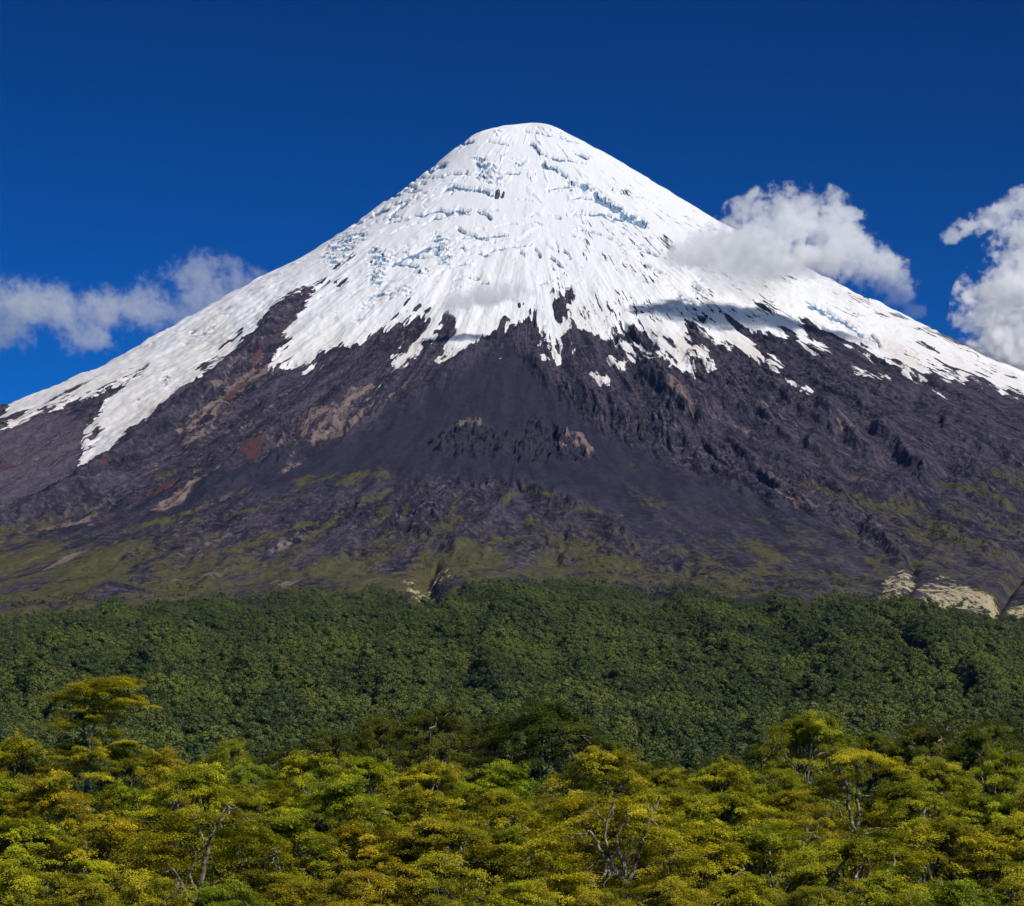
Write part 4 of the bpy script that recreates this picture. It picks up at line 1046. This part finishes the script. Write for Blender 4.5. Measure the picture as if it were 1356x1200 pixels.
# ------------------------------------------------------------------ clouds
def cloud(name, label, depth, blobs, dens, noise_scale, amp, thick, seed, warp=.9, step=.1, soft=.5, lift=0.0, veil=None):
    """blobs: (u, v, ru, rv) in photograph pixels at that depth; a real volume as deep as it is wide"""
    cs = []
    for b in blobs:
        u, v, ru, rv = b[:4]; dy = b[4] if len(b) > 4 else 0
        c = point(u, v, depth + dy); k = (depth + dy) / F
        cs.append((c, np.array([ru * k, max(ru, rv) * k * thick, rv * k])))
    origin = np.mean([c for c, _ in cs], axis=0)
    k = NT(name + "_vapour")
    co = k.n('ShaderNodeTexCoord').outputs['Object']
    nsh = k.vmath('ADD', co, (seed * 131.0, seed * 77.0, seed * 53.0)).outputs[0]
    wv = k.noise(nsh, noise_scale * .55, 4, .6).outputs['Color']
    wv = k.vmath('SUBTRACT', wv, (.5, .5, .5)).outputs[0]
    sc = k.n('ShaderNodeVectorMath', operation='SCALE'); k.put(sc.inputs[0], wv); sc.inputs['Scale'].default_value = warp / noise_scale
    pos = k.vmath('ADD', co, sc.outputs[0]).outputs[0]
    val = None
    for c, rd in cs:
        l = k.vmath('LENGTH', k.vmath('DIVIDE', k.vmath('SUBTRACT', pos, tuple(c - origin)).outputs[0], tuple(rd)).outputs[0]).outputs['Value']
        f = k.math('SUBTRACT', 1.0, l)
        val = f if val is None else k.math('SMOOTH_MAX', val, f, .22)
    nz = k.noise(nsh, noise_scale * 1.5, 9, .70).outputs['Fac']
    nz = k.math('ADD', nz, k.math('MULTIPLY', k.math('SUBTRACT', k.noise(nsh, noise_scale * 6, 4, .62).outputs['Fac'], .5), .35))
    fld = k.math('ADD', val, k.math('MULTIPLY', k.math('SUBTRACT', nz, .5 - lift), amp))
    if veil:
        zl, zh = (point(900, q_, depth)[2] - origin[2] for q_ in veil)
        zz = k.n('ShaderNodeSeparateXYZ'); k.put(zz.inputs[0], pos)
        dens = k.math('ADD', dens * .10, k.math('MULTIPLY', k.step(zz.outputs[2], zl, zh), dens * .90))
    den = k.math('MULTIPLY', k.math('POWER', k.step(fld, .0, soft), 1.5), dens)
    pv = k.n('ShaderNodeVolumePrincipled')
    pv.inputs['Color'].default_value = (.998, .998, .998, 1)
    pv.inputs['Anisotropy'].default_value = .1
    k.put(pv.inputs['Density'], den)
    k.t.links.new(pv.outputs[0], k.out.inputs['Volume'])
    k.m.cycles.volume_step_rate = step
    # hull round the vapour: ellipsoids welded by a voxel remesh
    bvs, bqs, off = [], [], 0
    th = np.linspace(0, np.pi, 13); ph = np.linspace(0, 2 * np.pi, 24, endpoint=False)
    for c, rd in cs:
        g = 1.3
        v = np.stack([np.outer(np.sin(th), np.cos(ph)), np.outer(np.sin(th), np.sin(ph)), np.outer(np.cos(th), np.ones(24))], -1) * rd * g + (c - origin)
        i = np.arange(12)[:, None] * 24 + np.arange(24)[None]; j = np.arange(12)[:, None] * 24 + (np.arange(24)[None] + 1) % 24
        bvs.append(v.reshape(-1, 3)); bqs.append(np.stack([i, i + 24, j + 24, j], -1).reshape(-1, 4) + off); off += v.size // 3
    o = make_mesh(name, np.concatenate(bvs), np.concatenate(bqs), k.m, True)
    md = o.modifiers.new("weld", 'REMESH'); md.mode = 'VOXEL'
    md.voxel_size = float(np.ptp(np.concatenate(bvs), 0).max()) / 60
    o.location = origin
    tag(o, label, 'cloud', 'clouds round the volcano')
    return o

cloud("cloud", "big white cloud draped over the right shoulder of the volcano", 8550,
      [(1000, 325, 62, 46), (1035, 292, 56, 44), (1072, 300, 60, 50), (1105, 325, 50, 42), (955, 335, 58, 30), (1005, 352, 85, 32), (1070, 345, 72, 36), (1160, 362, 46, 26), (1135, 350, 46, 34), (1190, 385, 34, 18), (1215, 405, 22, 15), (915, 338, 36, 18), (1115, 282, 34, 14), (985, 385, 66, 16), (985, 290, 30, 26), (1185, 350, 18, 10)],
      .030, .0055, 3.0, .5, 1, lift=.045, veil=(392, 335))
cloud("cloud", "tall white cloud cut off by the right edge of the picture", 9100,
      [(1340, 405, 66, 58), (1375, 345, 66, 62), (1305, 425, 40, 34), (1400, 430, 100, 90), (1350, 315, 30, 30), (1295, 298, 30, 16), (1262, 312, 22, 12), (1325, 282, 28, 15), (1362, 275, 34, 26), (1345, 455, 66, 32), (1300, 390, 26, 22), (1275, 430, 22, 16), (1310, 450, 40, 22), (1360, 470, 60, 26), (1330, 340, 26, 26)],
      .034, .0055, 3.0, .5, 2, lift=.045)
cloud("cloud", "thin lilac-grey cloud trailing behind the left slope of the volcano", 11000,
      [(30, 405, 80, 38), (90, 408, 70, 34), (150, 412, 66, 34), (-40, 415, 70, 45), (205, 408, 56, 40), (250, 362, 50, 32), (275, 392, 56, 38), (318, 372, 40, 18), (120, 445, 50, 26), (10, 445, 45, 26), (245, 420, 56, 28), (345, 358, 24, 10), (300, 352, 30, 18)],
      .0075, .0055, 3.2, .5, 3, soft=.7, lift=.03)
cloud("cloud", "small grey wisp hanging before the snow in mid slope", 8350,
      [(640, 395, 42, 16), (670, 388, 34, 15), (605, 405, 30, 14), (690, 384, 22, 11)], .03, .007, 2.4, .5, 4, soft=.7, lift=.06)

# ------------------------------------------------------------------ haze: thin even air over the whole place
def build_haze():
    x0, x1, y0, y1, z0, z1 = -25000, 25000, -420, 26200, -160, 2620
    v = np.array([(x, y, z) for z in (z0, z1) for y in (y0, y1) for x in (x0, x1)], float)
    q = np.array([(0, 2, 3, 1), (4, 5, 7, 6), (0, 1, 5, 4), (2, 6, 7, 3), (0, 4, 6, 2), (1, 3, 7, 5)])
    k = NT("thin_air")
    pv = k.n('ShaderNodeVolumePrincipled')
    pv.inputs['Color'].default_value = (.13, .30, .80, 1)
    pv.inputs['Density'].default_value = 6.5e-6
    k.t.links.new(pv.outputs[0], k.out.inputs['Volume'])
    o = make_mesh("haze", v, q, k.m, False)
    tag(o, kind='stuff', label='thin bluish haze between the camera and the volcano', cat='haze')
build_haze()
